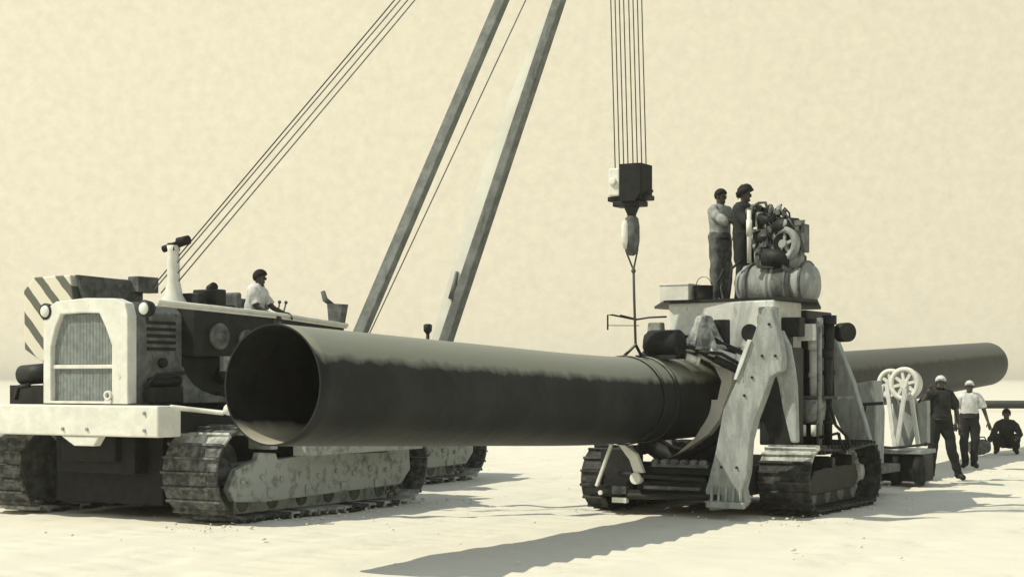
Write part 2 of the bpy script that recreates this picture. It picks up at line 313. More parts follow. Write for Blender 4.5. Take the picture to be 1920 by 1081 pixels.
# ------------------------------------------------------------------ crawler track
def track(parent, l0, l1, s0, s1, r, nroll=6, side=1, frame_mat='mud', rear_up=.0, n=None, plate=True, shoe='shoe', mud_and_lit=None):
    """endless track between l0..l1, s0..s1; side=+1: its outer face looks towards +l"""
    y0, y1 = s0 + r, s1 - r; L = y1 - y0; per = 2 * L + 2 * math.pi * r; n = n or int(per / (.13 if mud_and_lit else .18)); st = per / n
    def pt(u):
        u %= per
        if u < L: return (y0 + u, 0.0, 0)                                   # bottom run, going back
        u -= L
        if u < math.pi * r: a = u / r; return (y1 + r * math.sin(a), r - r * math.cos(a), a)
        u -= math.pi * r
        if u < L: return (y1 - u, 2 * r - .035 * math.sin(math.pi * u / L), math.pi)
        u -= L; a = u / r; return (y0 - r * math.sin(a), r + r * math.cos(a), math.pi + a)
    mb = MB()
    rg = random.Random(int(l0 * 100)); pale_shoes = [rg.random() < .42 and shoe == 'shoe' for _ in range(n)]
    for i in range(n):
        y, z, a = pt(i * st + .05)
        if mud_and_lit and mud_and_lit[0] <= a <= mud_and_lit[1] and y < s0 + r + .05: pale_shoes[i] = True  # top front shoes painted pale as if sunlit
        rot = Matrix.Rotation(a, 3, 'X'); c = Vector(((l0 + l1) / 2, y, z))
        for (dy, dz, hy, hz) in ((0, .045, st * .44, .016), (-st * .38, .022, .014, .03), (0, .085, st * .3, .03)):
            wd = (l1 - l0) / 2 if dz < .08 else .10
            vs = []
            for k in range(8):
                p = Vector((wd * (1 if k & 1 else -1), dy + hy * (1 if k & 2 else -1), dz + hz * (1 if k & 4 else -1)))
                p += Vector((random.uniform(-1, 1) * .004, 0, random.uniform(-1, 1) * .005))
                vs.append(mb.bm.verts.new(c + rot @ p))
            for q in ((0, 2, 3, 1), (4, 5, 7, 6), (0, 1, 5, 4), (2, 6, 7, 3), (0, 4, 6, 2), (1, 3, 7, 5)):
                f_ = mb._f([vs[k] for k in q])
                if f_ and pale_shoes[i]: f_.material_index = 1
    t = mb.build('track', shoe, parent); t.data.materials.append(M['mud_and_lit'])
    m = (l0 + l1) / 2; xo = l1 if side > 0 else l0; ri = r - .12
    mb = MB().lathe((m - .1 * side, y0, r), (side, 0, 0), [(-.06, ri), (.02, ri), (.04, ri - .05), (.0, ri - .08), (.0, ri * .45), (.14, ri * .4), (.16, .09), (.24, .08), (.25, 0)], 32)
    mb.build('idler', 'mid', t)
    mb = MB()
    for k in range(14):
        a = 2 * math.pi * k / 14; mb.box(m - .05, m + .05, y1 + (ri) * math.cos(a) - .04, y1 + ri * math.cos(a) + .04, r + ri * math.sin(a) - .05, r + ri * math.sin(a) + .05, rx(math.degrees(a)))
    mb.lathe((m - .1 * side, y1, r), (side, 0, 0), [(0, ri - .03), (.12, ri - .03), (.13, ri * .7), (.10, ri * .6), (.2, ri * .5), (.26, .12), (.30, .1), (.30, 0)], 28)
    mb.build('sprocket', 'mud', t)
    for k in range(nroll):
        y = y0 + .25 + (L - .5) * k / max(1, nroll - 1)
        MB().lathe((m - .16, y, .2), (1, 0, 0), [(0, .10), (.06, .13), (.07, .1), (.25, .1), (.26, .13), (.32, .1)], 16).build('roller', 'mid', t)
    mb = MB()
    xa, xb = (m - .12, m + .17) if side > 0 else (m - .17, m + .12)
    mb.prism([(y0 - .02, r - .12), (y0 + .25, r + .10), (y0 + .9, r + .14), (y1 - .2, r + .12), (y1 - .05, r - .05), (y1 - .25, .24), (y0 + .2, .22)], 'yz', xa, xb)
    if plate:   # the muddy outer guard
        xp = m + (.20 if side > 0 else -.20); xq = m + (.30 if side > 0 else -.30)
        mb.prism([(y0 - .18, r - .18), (y0 - .05, r + .05), (y0 + .35, r + .16), (y0 + .38, r + .24), (y0 + .7, r + .22), (y0 + .74, r + .14), (y0 + 1.2, r + .17), (y0 + 1.28, r + .30), (y0 + 2.0, r + .31), (y0 + 2.2, r + .16), (y1 - .3, r + .14), (y1 + .05, r + .30), (y1 + .25, r + .18), (y1 + .28, r - .12), (y1 + .05, .26), (y0 + .4, .20), (y0 - .08, .24)], 'yz', min(xp, xq), max(xp, xq))
        for k in range(9):
            y = y0 + .05 + k * L / 9; q = xq + .015 * side
            mb.cyl((xq, y, r - .10 + .04 * (k % 2)), (xq + .035 * side, y, r - .10 + .04 * (k % 2)), .035, n=8)
            if k % 2: mb.box(min(xq, xq + .03 * side), max(xq, xq + .03 * side), y + .1, y + .2, .25, r - .2)
    mb.box(xa - .02, xb - .03, y0 + .1, y1 - .1, .07, .28)  # closing plate added to shut out light between the rollers
    mb.box(min(m, xo) + .02, max(m, xo) - .02, y0 + .5, y0 + .62, 2 * r - .30, 2 * r - .16); mb.box(min(m, xo) + .02, max(m, xo) - .02, y1 - .8, y1 - .68, 2 * r - .30, 2 * r - .16)
    mb.build('track_frame', frame_mat, t, bevel=.015)
    return t

# ------------------------------------------------------------------ pipelayer tractor
def pipelayer(dl, ds, label, main=True):
    t = thing('pipelayer_tractor', label, 'pipelayer', -.25 + dl, 2.2 + ds, group='pipelayer tractors in a row beside the pipe')
    D = Vector((dl, ds, 0)); BASE[t.name] = Vector((-.25, 2.2, 0))
    track(t, .95, 1.78, .0, 4.5, .57, 6, 1)
    track(t, -2.28, -1.45, .0, 4.5, .57, 6, -1)
    MB().box(-1.15, .66, .35, 4.5, .16, 1.32).box(-.9, .42, .12, .36, .55, 1.3).box(-1.46, .96, 1.9, 2.25, .5, .75).box(-1.46, .96, 3.6, 3.95, .55, .85).box(-.7, .2, .02, .14, .7, 1.15).build('chassis', 'black', t, bevel=.02)  # belly box reaches low to fill the shaded gap between the tracks
    # radiator guard: arched head, trapezoid opening over a square one
    def arch(x0, x1, zb, zt, r):
        return [(x0, zb), (x0, zt - r * 1.3), (x0 + r * .25, zt - r * .5), (x0 + r, zt - .03), ((x0 + x1) / 2, zt), (x1 - r, zt - .015), (x1 - r * .2, zt - r * .35), (x1, zt - r), (x1, zb)]
    outer = arch(-1.0, .42, 1.40, 2.69, .22)
    inner = [(-.87, 1.43), (-.87, 2.1), (-.80, 2.32), (-.70, 2.50), (-.35, 2.51), (-.05, 2.50), (.06, 2.32), (.16, 2.1), (.16, 1.43)]
    g = MB().frame(outer, inner, 'xz', .0, .16).build('radiator_guard', 'cream', t, bevel=.02)
    mb = MB()
    for k in range(42):
        x = -.87 + 1.03 * (k + .5) / 42; top = 2.5 if -.7 < x < -.05 else (2.1 + (x + .87) / .17 * .4 if x <= -.7 else 2.1 + (.16 - x) / .21 * .4)
        mb.box(x - .008, x + .008, .07, .085, 1.43, 1.82); mb.box(x - .008, x + .008, .07, .085, 1.88, top)
    for k in range(16): mb.box(-.86, .15, .088, .096, 1.46 + k * .066, 1.475 + k * .066) if k != 6 else None
    mb.build('grille', 'grille', t)
    MB().box(-.87, .16, .10, .13, 1.42, 2.5).build('radiator_core', 'grille', t)
    MB().box(-.872, .162, .03, .09, 1.825, 1.875).build('grille_crossbar', 'cream', t, bevel=.01)
    MB().ring((.11, .0, 1.50), (0, 1, 0), .035, .06, .05, 16).box(.06, .16, -.02, .03, 1.40, 1.45).build('bracket', 'cream', t)
    # shell sides behind the guard, with louvres and catches
    mb = MB().prism([(-.98, 1.36), (-.98, 2.45), (-.85, 2.63), (.27, 2.64), (.40, 2.5), (.40, 1.36)], 'xz', .165, .98)
    mb.build('radiator_shell', 'shell' if main else 'dark', t, bevel=.015)
    mb = MB()
    for k in range(5): mb.box(.40, .415, .35, .85, 2.05 + k * .08, 2.09 + k * .08)
    mb.box(.40, .47, .45, .85, 1.62, 1.72); mb.cyl((.40, .6, 1.9), (.46, .6, 1.9), .06); mb.box(.40, .46, .3, .95, 1.5, 1.54)
    mb.build('shell_fitting', 'dark', t)
    # hood and engine
    MB().prism([(.985, 2.60), (4.1, 2.43), (4.1, 1.98), (.985, 1.98)] if main else [(.985, 2.30), (4.1, 2.22), (4.1, 1.98), (.985, 1.98)], 'yz', -.72, .60).build('hood', 'dark', t, bevel=.02)  # hood coloured dark to stand for its shaded side
    if main:
        mb = MB().bar((.60, .3, 2.615), (.60, 2.6, 2.535), .05, .06).bar((.60, 2.6, 2.535), (.60, 4.15, 2.445), .05, .06); mb.tube([(.62, .3, 2.64), (.62, 2.6, 2.56), (.62, 4.15, 2.46)], .028, 8)
        mb.build('hood_rail', 'cream' if main else 'dark', t)
    mb = MB().box(-.55, .40, 1.0, 3.9, 1.33, 1.975)
    for k in range(6): mb.cyl((.40, 1.7 + k * .33, 1.72), (.50, 1.7 + k * .33, 1.78), .1)
    mb.tube([(.5, 1.55, 1.5), (.56, 2.2, 1.46), (.52, 3.4, 1.5)], .05)
    eng = mb.build('engine', 'dark', t)
    for (y, z, r_) in ((1.42, 2.24, .17), (1.95, 2.2, .14)):
        mb = MB().lathe((.60, y, z), (1, 0, 0), [(0, r_), (.05, r_), (.05, r_ * .75), (.025, r_ * .7), (.025, r_ * .35), (.07, r_ * .3), (.07, 0)], 24); mb.build('pulley', 'mid', eng)
    MB().prism([(1.46, 1.80), (1.46, 1.99), (1.60, 1.99), (1.64, 1.9), (1.58, 1.80)], 'yz', .60, .66).build('fuel_filter', 'grey', eng)
    MB().prism([(.80, 1.40), (.80, 1.86), (.86, 1.76), (.98, 1.64), (1.16, 1.55), (1.40, 1.49), (1.55, 1.48), (1.75, 1.40)], 'yz', .44, .58).build('fender', 'shell', t, bevel=.01)
    mb = MB().box(.45, .62, .25, .75, 1.42, 1.60).cyl((.5, .3, 1.66), (.5, .9, 1.68), .06).tube([(.5, .2, 1.6), (.62, .3, 1.75), (.6, .8, 1.78)], .025)
    mb.build('hydraulic_pump', 'dark', t)
    # bumper with its tow hook and arms
    bp = MB().box(-2.15, 1.22, -.34, .06, 1.02, 1.385).build('bumper', 'cream', t, bevel=.018)
    MB().prism([(-.36, 1.015), (.27, 1.015), (.18, .90), (-.14, .90)], 'xz', -.32, -.20).build('tow_hook', 'cream', bp, bevel=.01)
    for q in ((-1.75, 1.3), (-1.75, 1.1), (1.02, 1.3), (1.02, 1.1), (-.3, 1.1), (.1, 1.1)): MB().cyl((q[0], -.34, q[1]), (q[0], -.36, q[1]), .022, n=6).build('bolt', 'grey', bp)
    for q in ((.86, 1.16), (-1.9, -1.6)): MB().box(q[0], q[1], .062, 1.2, 1.06, 1.30).build('bumper_arm', 'dark', bp)
    mb = MB().tube([(1.2, -.1, 1.37), (1.25, .3, 1.33), (1.6, .35, 1.30), (1.74, .4, 1.37)], .03).ball((1.72, .33, 1.34), .07); mb.build('grease_line', 'cream', bp)
    for x in (-.96, .69):
        h = MB().lathe((x, .04, 2.54), (0, -1, 0), [(-.1, .04), (-.06, .09), (.04, .105), (.05, .10), (.05, .0)], 20).cyl((x, .05, 2.44), (x, .05, 2.36), .02).build('headlight', 'dark', t)
        MB().lathe((x, .0, 2.54), (0, -1, 0), [(0, .078), (.022, .07), (.035, .03), (.037, 0)], 18).build('lens', 'glass', h)
    # counterweight with stripes
    MB().prism([(-2.66, 2.90), (-2.46, 3.08), (-1.78, 3.09), (-1.72, 2.76), (-1.70, 1.85), (-2.06, 1.80), (-2.64, 2.10)], 'xz', 1.2, 2.45).build('counterweight', 'stripe', t, bevel=.02)
    MB().prism([(1.202, 3.088), (2.44, 3.06), (2.44, 1.9), (1.42, 1.9), (1.34, 2.75)], 'yz', -1.70, -1.64).box(-1.70, -1.50, 2.2, 2.6, 2.9, 3.12).build('counterweight_side', 'mid', t, bevel=.01)  # darker slab stands for the shaded side of the counterweight
    mb = MB().box(-1.72, -.7, 1.5, 1.7, 1.9, 2.1).box(-1.72, -.7, 2.1, 2.3, 2.5, 2.7).bar((-1.7, 1.9, 2.1), (-1.0, 1.9, 1.2), .12, .12); mb.build('counterweight_arm', 'dark', t)
    mb = MB().box(-1.98, -1.3, .35, 1.3, 1.32, 1.62).cyl((-1.9, .5, 1.75), (-1.4, .5, 1.78), .13).tube([(-1.7, .2, 1.45), (-1.6, .15, 1.6), (-1.45, .2, 1.62)], .03).box(-1.75, -1.35, .7, 1.2, 1.6, 1.95)
    mb.cyl((-1.6, .38, 1.5), (-1.6, .44, 1.5), .09); mb.build('winch_motor', 'dark', t)
    # flared post with a tilted stop bar
    if main:
     ps = MB().lathe((0.0, 1.26, 2.55), (0, 0, 1), [(0, .22), (.10, .20), (.22, .12), (.40, .085), (.80, .075), (.86, .085)], 20).build('stack', 'cream', t)
     MB().cyl((-.17, 1.26, 3.37), (.20, 1.30, 3.46), .045).cyl((.06, 1.28, 3.45), (.22, 1.30, 3.475), .06).box(-.05, .06, 1.2, 1.32, 3.34, 3.44).build('stop_bar', 'black', ps)
    # deck clutter between stack and operator
    if main:
        mb = MB().box(-.1, .35, 1.35, 1.50, 2.57, 2.80).box(.0, .4, 1.62, 1.82, 2.56, 2.86).box(-.2, .1, 1.9, 2.0, 2.55, 2.78).box(-.15, .45, 1.55, 1.95, 2.55, 2.66).cyl((.2, 1.72, 2.86), (.32, 1.68, 2.9), .06)
        mb.build('winch_housing', 'dark', t, bevel=.015)
        MB().box(-.1, .38, 2.08, 2.16, 2.52, 2.84).box(-.1, .38, 2.16, 2.5, 2.50, 2.62).build('seat', 'mid', t, bevel=.03)
        mb = MB()
        for (y, dy) in ((1.78, .05), (2.95, .06), (3.05, .1)): MB().tube([(.32, y, 2.5), (.32, y + dy, 2.74)], .012).ball((.32, y + dy, 2.75), .025).build('control_lever', 'mid', t)
    MB().box(-.8, .6, 4.12, 4.9, .8, 1.9).cyl((-.7, 4.6, 1.7), (.5, 4.6, 1.7), .28).build('rear_winch', 'dark', t, bevel=.02)
    mb = MB().box(1.78, 1.98, 1.45, 4.05, .75, .98); mb.box(.6, 1.8, 2.6, 2.75, 1.15, 1.3); mb.build('boom_bracket', 'mud', t, bevel=.015)
    if main:
        tip = Vector((5.22, 3.72, 9.70))
        f1, f2 = Vector((1.95, 1.66, .93)), Vector((1.95, 3.85, .87))
        a = Vector(f1); b = tip + Vector((.0, -.22, 0)); MB().bar(a, b, .155, .12, .135, .11, up=(0, 1, 0)).build('boom_leg', 'boom', t, bevel=.012)
        a = Vector(f2); b = tip + Vector((.20, .20, 0))
        lg = MB().bar(a, b, .15, .16, .12, .12, up=(0, 1, 0)).build('boom_leg', 'boom', t, bevel=.012)
        # the wide web plate, coloured pale as its sunlit side, deepest at mid-length
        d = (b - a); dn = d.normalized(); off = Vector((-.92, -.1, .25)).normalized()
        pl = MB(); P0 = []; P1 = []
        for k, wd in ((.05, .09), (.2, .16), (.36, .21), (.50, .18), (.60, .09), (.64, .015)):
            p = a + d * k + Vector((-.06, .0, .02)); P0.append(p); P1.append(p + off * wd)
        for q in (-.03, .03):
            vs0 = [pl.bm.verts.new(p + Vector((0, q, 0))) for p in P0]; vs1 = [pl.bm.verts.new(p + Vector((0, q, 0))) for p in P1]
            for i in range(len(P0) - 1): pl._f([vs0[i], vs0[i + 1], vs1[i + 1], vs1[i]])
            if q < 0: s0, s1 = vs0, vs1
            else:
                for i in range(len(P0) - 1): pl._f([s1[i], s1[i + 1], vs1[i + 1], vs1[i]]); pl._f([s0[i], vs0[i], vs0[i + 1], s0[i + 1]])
        pl.build('web_plate', 'boomlit', lg)
        MB().cyl(a + d * .215 + Vector((-.1, -.05, 0)), a + d * .245 + Vector((-.12, -.05, .1)), .05, .02).build('boom_pin', 'boom', lg)
        MB().box(tip.x - .12, tip.x + .2, tip.y - .35, tip.y + .35, tip.z - .1, tip.z + .25).cyl(tip + Vector((.0, -.3, 0)), tip + Vector((.0, .3, 0)), .25).build('boom_head', 'boom', t, bevel=.02)
        for (sa, ea) in (((-.25, 1.12, 2.86), (-.10, 0, .08)), ((-.20, 1.12, 2.84), (-.0, 0, .06)), ((-.12, 1.16, 2.8), (.05, 0, .02)), ((-.06, 1.2, 2.77), (.12, 0, -.02))):
            MB().tube([Vector(sa), Vector(sa).lerp(tip + Vector(ea), .5) + Vector((0, 0, -.02)), tip + Vector(ea)], .0085, 6).build('boom_line', 'wire' if ea[0] < -.05 else 'lwire', t)
        MB().tube([(1.28, 2.73, 1.0), (5.68, 3.60, 9.7)], .008, 6).build('load_line', 'lwire', t)
    else:
        mb = MB().tube([(1.10, .70, 3.06), (1.13, .72, 2.93), (1.25, .75, 2.84)], [.035, .045, .04]); mb.build('grab_handle', 'mid', t)
        MB().prism([(1.18, 2.87), (1.48, 2.85), (1.36, 2.30), (1.24, 2.30)], 'xz', .70, .85).build('seat', 'mid', t)
        MB().box(.85, 1.7, .6, 1.2, 1.15, 2.30).build('side_tank', 'dark', t)
        MB().cyl((1.26, 3.4, 1.1), (1.26, 3.4, 2.5), .03).lathe((1.26, 3.4, 2.46), (0, 0, 1), [(0, .03), (.05, .07), (.15, .075), (.17, .04)], 12).build('exhaust', 'dark', t)
    return t
pipelayer(0, 0, 'cream fronted crawler pipelayer with striped counterweight and raised twin leg boom')
pipelayer(-2.05, 4.95, 'darker crawler pipelayer half hidden behind the big pipe', main=False)

# ------------------------------------------------------------------ the pipe
def spline(ctrl, n):
    out = []
    for i in range(len(ctrl) - 1):
        p0 = Vector(ctrl[max(i - 1, 0)]); p1 = Vector(ctrl[i]); p2 = Vector(ctrl[i + 1]); p3 = Vector(ctrl[min(i + 2, len(ctrl) - 1)])
        for k in range(n):
            t = k / n; out.append(.5 * ((2 * p1) + (p2 - p0) * t + (2 * p0 - 5 * p1 + 4 * p2 - p3) * t * t + (3 * p1 - p0 - 3 * p2 + p3) * t ** 3))
    out.append(Vector(ctrl[-1])); return out
PIPE = [(5.27, -3.26, 1.65), (5.27, 0, 1.535), (5.27, 3.3, 1.44), (5.20, 7.5, 1.475), (4.92, 12.5, 1.635), (4.53, 19, 1.845), (4.08, 26.2, 2.075)]
def big_pipe():
    t = thing('steel_pipe', 'huge dark steel pipe with pale sunlit top, open at its near end', 'pipe', 5.27, 4)
    pts = spline(PIPE, 12)
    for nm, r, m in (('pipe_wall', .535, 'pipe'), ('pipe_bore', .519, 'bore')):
        mb = MB(); n = 96; rings = []
        for i, p in enumerate(pts):
            d = (pts[min(i + 1, len(pts) - 1)] - pts[max(i - 1, 0)]).normalized(); sx = d.cross(Vector((0, 0, 1))).normalized(); up = sx.cross(d)
            rings.append([mb.bm.verts.new(p + r * (sx * math.cos(2 * math.pi * k / n) + up * math.sin(2 * math.pi * k / n))) for k in range(n)])
        for a, b in zip(rings, rings[1:]):
            for k in range(n): mb._f([a[k], a[(k + 1) % n], b[(k + 1) % n], b[k]], True)
        if nm == 'pipe_wall':       # machined lips join wall and bore
            for ring_, p in ((rings[0], pts[0]), (rings[-1], pts[-1])):
                inn = [mb.bm.verts.new(p + (v.co - p) * (.519 / .535)) for v in ring_]
                for k in range(n): mb._f([ring_[k], ring_[(k + 1) % n], inn[(k + 1) % n], inn[k]])
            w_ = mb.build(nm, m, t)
        else:
            b = BASE[t.name]
            for v in mb.bm.verts: v.co -= b
            for f in mb.bm.faces: f.normal_flip()
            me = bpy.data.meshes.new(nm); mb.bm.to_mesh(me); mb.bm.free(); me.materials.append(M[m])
            o = bpy.data.objects.new(nm, me); COL.objects.link(o); o.parent = t
    for i in (38,): # weld bead
        p = pts[i]; d = (pts[i + 1] - pts[i]).normalized()
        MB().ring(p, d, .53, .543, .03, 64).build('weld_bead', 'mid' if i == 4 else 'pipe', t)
    return pts
big_pipe()
def pipe_at(s):
    pts = spline(PIPE, 12); return min(pts, key=lambda p: abs(p.y - s))

# ------------------------------------------------------------------ hook block and sling
def hook():
    t = thing('hook_block', 'black and white sheave block hanging on eight hoist lines', 'hook block', 5.29, 3.78, 3.83)
    c = Vector((5.29, 3.78, 0))
    MB().box(5.19, 5.50, 3.62, 3.94, 3.93, 4.37).prism([(5.20, 4.37), (5.44, 4.37), (5.50, 4.30), (5.50, 4.0), (5.42, 3.9), (5.22, 3.9)], 'xz', 3.60, 3.618).build('block_cheek', 'black', t, bevel=.02)
    MB().box(5.03, 5.188, 3.64, 3.92, 3.98, 4.33).cyl((5.10, 3.60, 4.16), (5.10, 3.64, 4.16), .05).build('sheave_cover', 'cream', t, bevel=.02)
    mb = MB().box(5.00, 5.56, 3.68, 3.88, 3.92, 3.98).box(5.08, 5.46, 3.66, 3.90, 3.85, 3.918).lathe((5.29, 3.78, 3.72), (0, 0, 1), [(0, .05), (.04, .06), (.13, .1)], 14).cyl((5.52, 3.72, 3.97), (5.6, 3.72, 4.04), .03)
    mb.build('block_yoke', 'dark', t, bevel=.01)
    MB().lathe((5.29, 3.78, 3.24), (0, 0, 1), [(0, .03), (.04, .075), (.18, .10), (.36, .10), (.46, .085), (.5, .05)], 18).build('swivel', 'mid', t)
    MB().lathe((5.24, 3.70, 3.32), (0, 0, 1), [(0, .02), (.1, .05), (.3, .05), (.36, .02)], 10).build('swivel_plate', 'cream', t)
    for k, x in enumerate((5.06, 5.12, 5.18, 5.24, 5.31, 5.37, 5.43, 5.49)):
        MB().tube([(x, 3.78, 4.33), (x - .14, 3.75, 9.55)], .0075, 6).build('hoist_line', 'wire', t)
    t = thing('lifting_sling', 'thin wire sling running from the hook down to the pipe', 'sling', 5.33, 3.80, 1.9)
    mb = MB().tube([(5.20, 3.78, 3.46), (5.21, 3.78, 3.3), (5.31, 3.79, 3.06)], .012).tube([(5.38, 3.78, 3.46), (5.37, 3.78, 3.3), (5.31, 3.79, 3.06)], .012).tube([(5.31, 3.79, 3.1), (5.32, 3.79, 2.7), (5.335, 3.8, 2.12)], .017).ball((5.31, 3.79, 3.05), .03)
    mb.build('sling_rope', 'wire', t)
    for s in (3.62, 4.12):
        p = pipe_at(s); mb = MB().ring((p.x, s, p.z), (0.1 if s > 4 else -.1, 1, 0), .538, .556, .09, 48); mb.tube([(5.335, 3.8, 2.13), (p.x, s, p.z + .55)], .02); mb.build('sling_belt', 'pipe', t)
hook()

# ------------------------------------------------------------------ the crawler machine round the pipe
def machine():
    t = thing('pipe_machine', 'tall crawler machine with splayed grey legs and a ring round the pipe', 'pipe machine', 5.75, 5.5)
    track(t, 4.36, 4.66, 4.15, 7.6, .41, 4, 1, 'dark', plate=False, shoe='mshoe')
    track(t, 6.62, 7.30, 4.62, 7.55, .43, 4, 1, 'dark', plate=False, shoe='mshoe', mud_and_lit=(math.pi * 1.02, math.pi * 1.32))
    mb = MB().box(5.02, 6.6, 4.4, 7.4, .25, .62).box(4.7, 6.9, 4.9, 5.2, .35, .6).box(4.7, 6.9, 6.7, 7.0, .35, .6)
    mb.box(5.2, 6.5, 4.1, 4.42, .28, .42).box(5.1, 6.55, 4.15, 4.42, .5, .58).tube([(5.1, 4.05, .22), (6.4, 4.05, .25)], .05).tube([(5.0, 4.0, .5), (6.2, 4.0, .45)], .035)
    mb.build('chassis', 'dark', t, bevel=.02)
    mb = MB().box(5.35, 6.1, 4.0, 4.1, .32, .36).box(5.45, 6.2, 4.02, 4.1, .60, .64).box(4.9, 5.1, 4.0, 4.08, .24, .34)
    for k in range(6): mb.cyl((5.5 + k * .13, 3.98, .66), (5.5 + k * .13, 4.1, .66), .04, n=8)
    mb.build('cross_rail', 'mid', t)
    # pale lifting arms at the nose of the far track
    MB().bar((4.90, 4.0, .88), (4.68, 4.0, .33), .04, .045, up=(0, 1, 0)).build('nose_arm', 'cream', t, bevel=.008)
    MB().prism([(5.0, .87), (5.09, .87), (5.26, .76), (5.36, .52), (5.22, .52), (5.16, .68), (5.06, .80)], 'xz', 3.97, 4.05).build('nose_arm', 'cream', t, bevel=.01)
    MB().cyl((5.26, 3.93, .45), (5.26, 4.05, .45), .075).build('hub_cap', 'cream', t, bevel=.008)
    MB().box(4.62, 5.0, 4.08, 4.5, .20, .34).box(4.64, 5.10, 4.2, 4.5, .20, .80).box(4.5, 5.3, 4.02, 4.08, .24, .30).build('nose_box', 'dark', t)
    MB().box(4.90, 5.10, 4.0, 4.078, .13, .195).build('nose_plate', 'cream', t)
    MB().cyl((4.74, 3.98, .25), (4.74, 4.018, .25), .03, n=10).build('bolt', 'cream', t)
    # front leg and its strut
    leg = MB().prism([(6.93, 2.54), (6.97, 2.57), (7.04, 2.55), (7.08, 2.41), (7.15, 2.15), (7.19, 1.93), (7.17, 1.80), (7.03, 1.72), (6.97, 1.56), (6.83, 1.2), (6.76, 0.95), (6.73, 0.56), (6.68, 0.36), (6.72, 0.2), (6.67, 0.13), (6.24, 0.08), (6.18, 0.33), (6.22, 0.45), (6.32, 0.82), (6.42, 1.31), (6.6, 1.69), (6.69, 1.9), (6.79, 2.16)], 'xz', 4.02, 4.20).build('front_leg', 'lgrey', t, bevel=.012)
    mb = MB().box(6.22, 6.72, 3.93, 4.018, .12, .20)
    for k in range(5): mb.bar((6.28 + k * .095, 3.985, .19), (6.28 + k * .095, 4.0, .38), .035, .05, up=(0, 1, 0))
    mb.build('clamp_foot', 'lgrey', leg, bevel=.015)
    for (x, z, r_) in ((6.93, 1.98, .016), (6.80, 1.72, .016), (7.02, 2.36, .016), (6.70, 1.5, .016), (6.40, .62, .016), (6.60, .62, .016), (7.10, 1.98, .016)): MB().cyl((x, 4.0, z), (x, 4.02, z), r_, n=12).build('bolt', 'dark', leg)
    MB().prism([(6.98, 1.90), (7.10, 2.3), (7.20, 2.1), (7.25, 1.83), (7.28, 1.61), (7.30, .93), (7.22, .93), (7.12, 1.32), (7.06, 1.64)], 'xz', 4.205, 4.32).build('leg_strut', 'lgrey', t, bevel=.02)
    mb = MB().prism([(6.79, 2.16), (6.69, 1.90), (6.60, 1.69), (6.57, 1.70), (6.65, 1.93), (6.75, 2.18)], 'xz', 3.99, 4.10); mb.build('lit_leg_edge', 'pale', leg)  # pale strip added as the leg's sunlit edge
    # far side twin of the leg, behind the pipe
    MB().prism([(4.3, 2.5), (4.5, 2.5), (4.55, 1.6), (4.75, .4), (4.4, .4), (4.2, 1.7)], 'xz', 6.3, 6.45).build('far_leg', 'grey', t, bevel=.02)
    # body panel with its round port
    MB().prism([(5.02, 5.45), (6.60, 5.25), (6.62, 6.2), (6.1, 7.6), (4.62, 7.9)], 'xy', 2.10, 2.718).build('body_panel', 'pale', t, bevel=.02)
    MB().lathe((6.26, 5.285, 2.30), (-.12, -1, 0), [(0, .115), (.03, .115), (.03, .10), (.012, .0)], 24).build('port', 'black', t)
    MB().box(6.48, 6.68, 5.0, 5.24, 2.05, 2.62).build('corner_plate', 'lgrey', t, bevel=.02)
    # ring shoe round the pipe: dark outer rim with a pale tapering crescent
    pc = pipe_at(5.4)
    ax = (0, 1, 0); cx, cz = pc.x, pc.z - .03
    MB().ring((cx, 5.5, cz), ax, .66, .88, .26, 56).build('ring_rim', 'dark', t)
    for (a0, a1) in ((-20, 0),): pass
    # pale crescent jaw bolted to the front of the ring
    MB().prism([(5.94, 2.08), (6.04, 2.02), (6.085, 1.81), (6.06, 1.6), (5.96, 1.37), (5.90, 1.18), (5.73, .97), (5.42, .77), (5.1, .62), (5.3, .72), (5.56, .94), (5.70, 1.17), (5.62, 1.29), (5.63, 1.41), (5.72, 1.43), (5.87, 1.43), (5.93, 1.67), (5.81, 1.9), (5.76, 1.97)], 'xz', 5.12, 5.30).build('ring_jaw', 'cream', t, bevel=.012)
    MB().prism([(6.0, 2.14), (6.16, 2.06), (6.22, 1.82), (6.20, 1.58), (6.10, 1.33), (6.02, 1.12), (5.80, .90), (5.44, .70), (5.2, .60), (5.5, .80), (5.9, 1.2), (6.0, 1.6), (5.9, 2.0)], 'xz', 5.302, 5.40).build('jaw_backing', 'dark', t)
    MB().cyl((5.68, 5.12, 1.36), (5.68, 5.06, 1.36), .035, n=10).build('bolt', 'dark', t)
    mb = MB()
    for k in range(9):
        an = R(20 + 16 * k); mb.cyl((cx + .78 * math.cos(an), 5.24, cz + .78 * math.sin(an)), (cx + .78 * math.cos(an), 5.34, cz + .78 * math.sin(an)), .05, n=10)
    mb.build('ring_roller', 'mid', t)
    # rods and cylinders lying over the pipe
    for (a, b, r_, m) in (((5.62, 4.5, 2.13), (6.02, 4.9, 1.90), .05, 'cream'), ((5.78, 4.6, 2.14), (6.12, 5.0, 1.92), .04, 'pale'), ((5.98, 4.6, 2.06), (6.28, 4.9, 1.93), .065, 'pale'), ((5.70, 4.5, 1.98), (5.84, 4.6, 1.93), .055, 'cream'), ((5.5, 4.4, 2.12), (5.75, 4.6, 2.0), .035, 'mid'), ((6.0, 4.7, 2.2), (6.45, 5.0, 1.94), .04, 'dark'), ((6.05, 4.6, 1.96), (6.36, 4.9, 1.76), .05, 'dark'), ((6.30, 4.9, 2.1), (6.45, 5.0, 1.98), .03, 'pale')):
        MB().cyl(a, b, r_, n=12).cyl(Vector(a).lerp(Vector(b), .8), Vector(b), r_ * 1.3, n=12).build('ram', m, t)
    mb = MB()
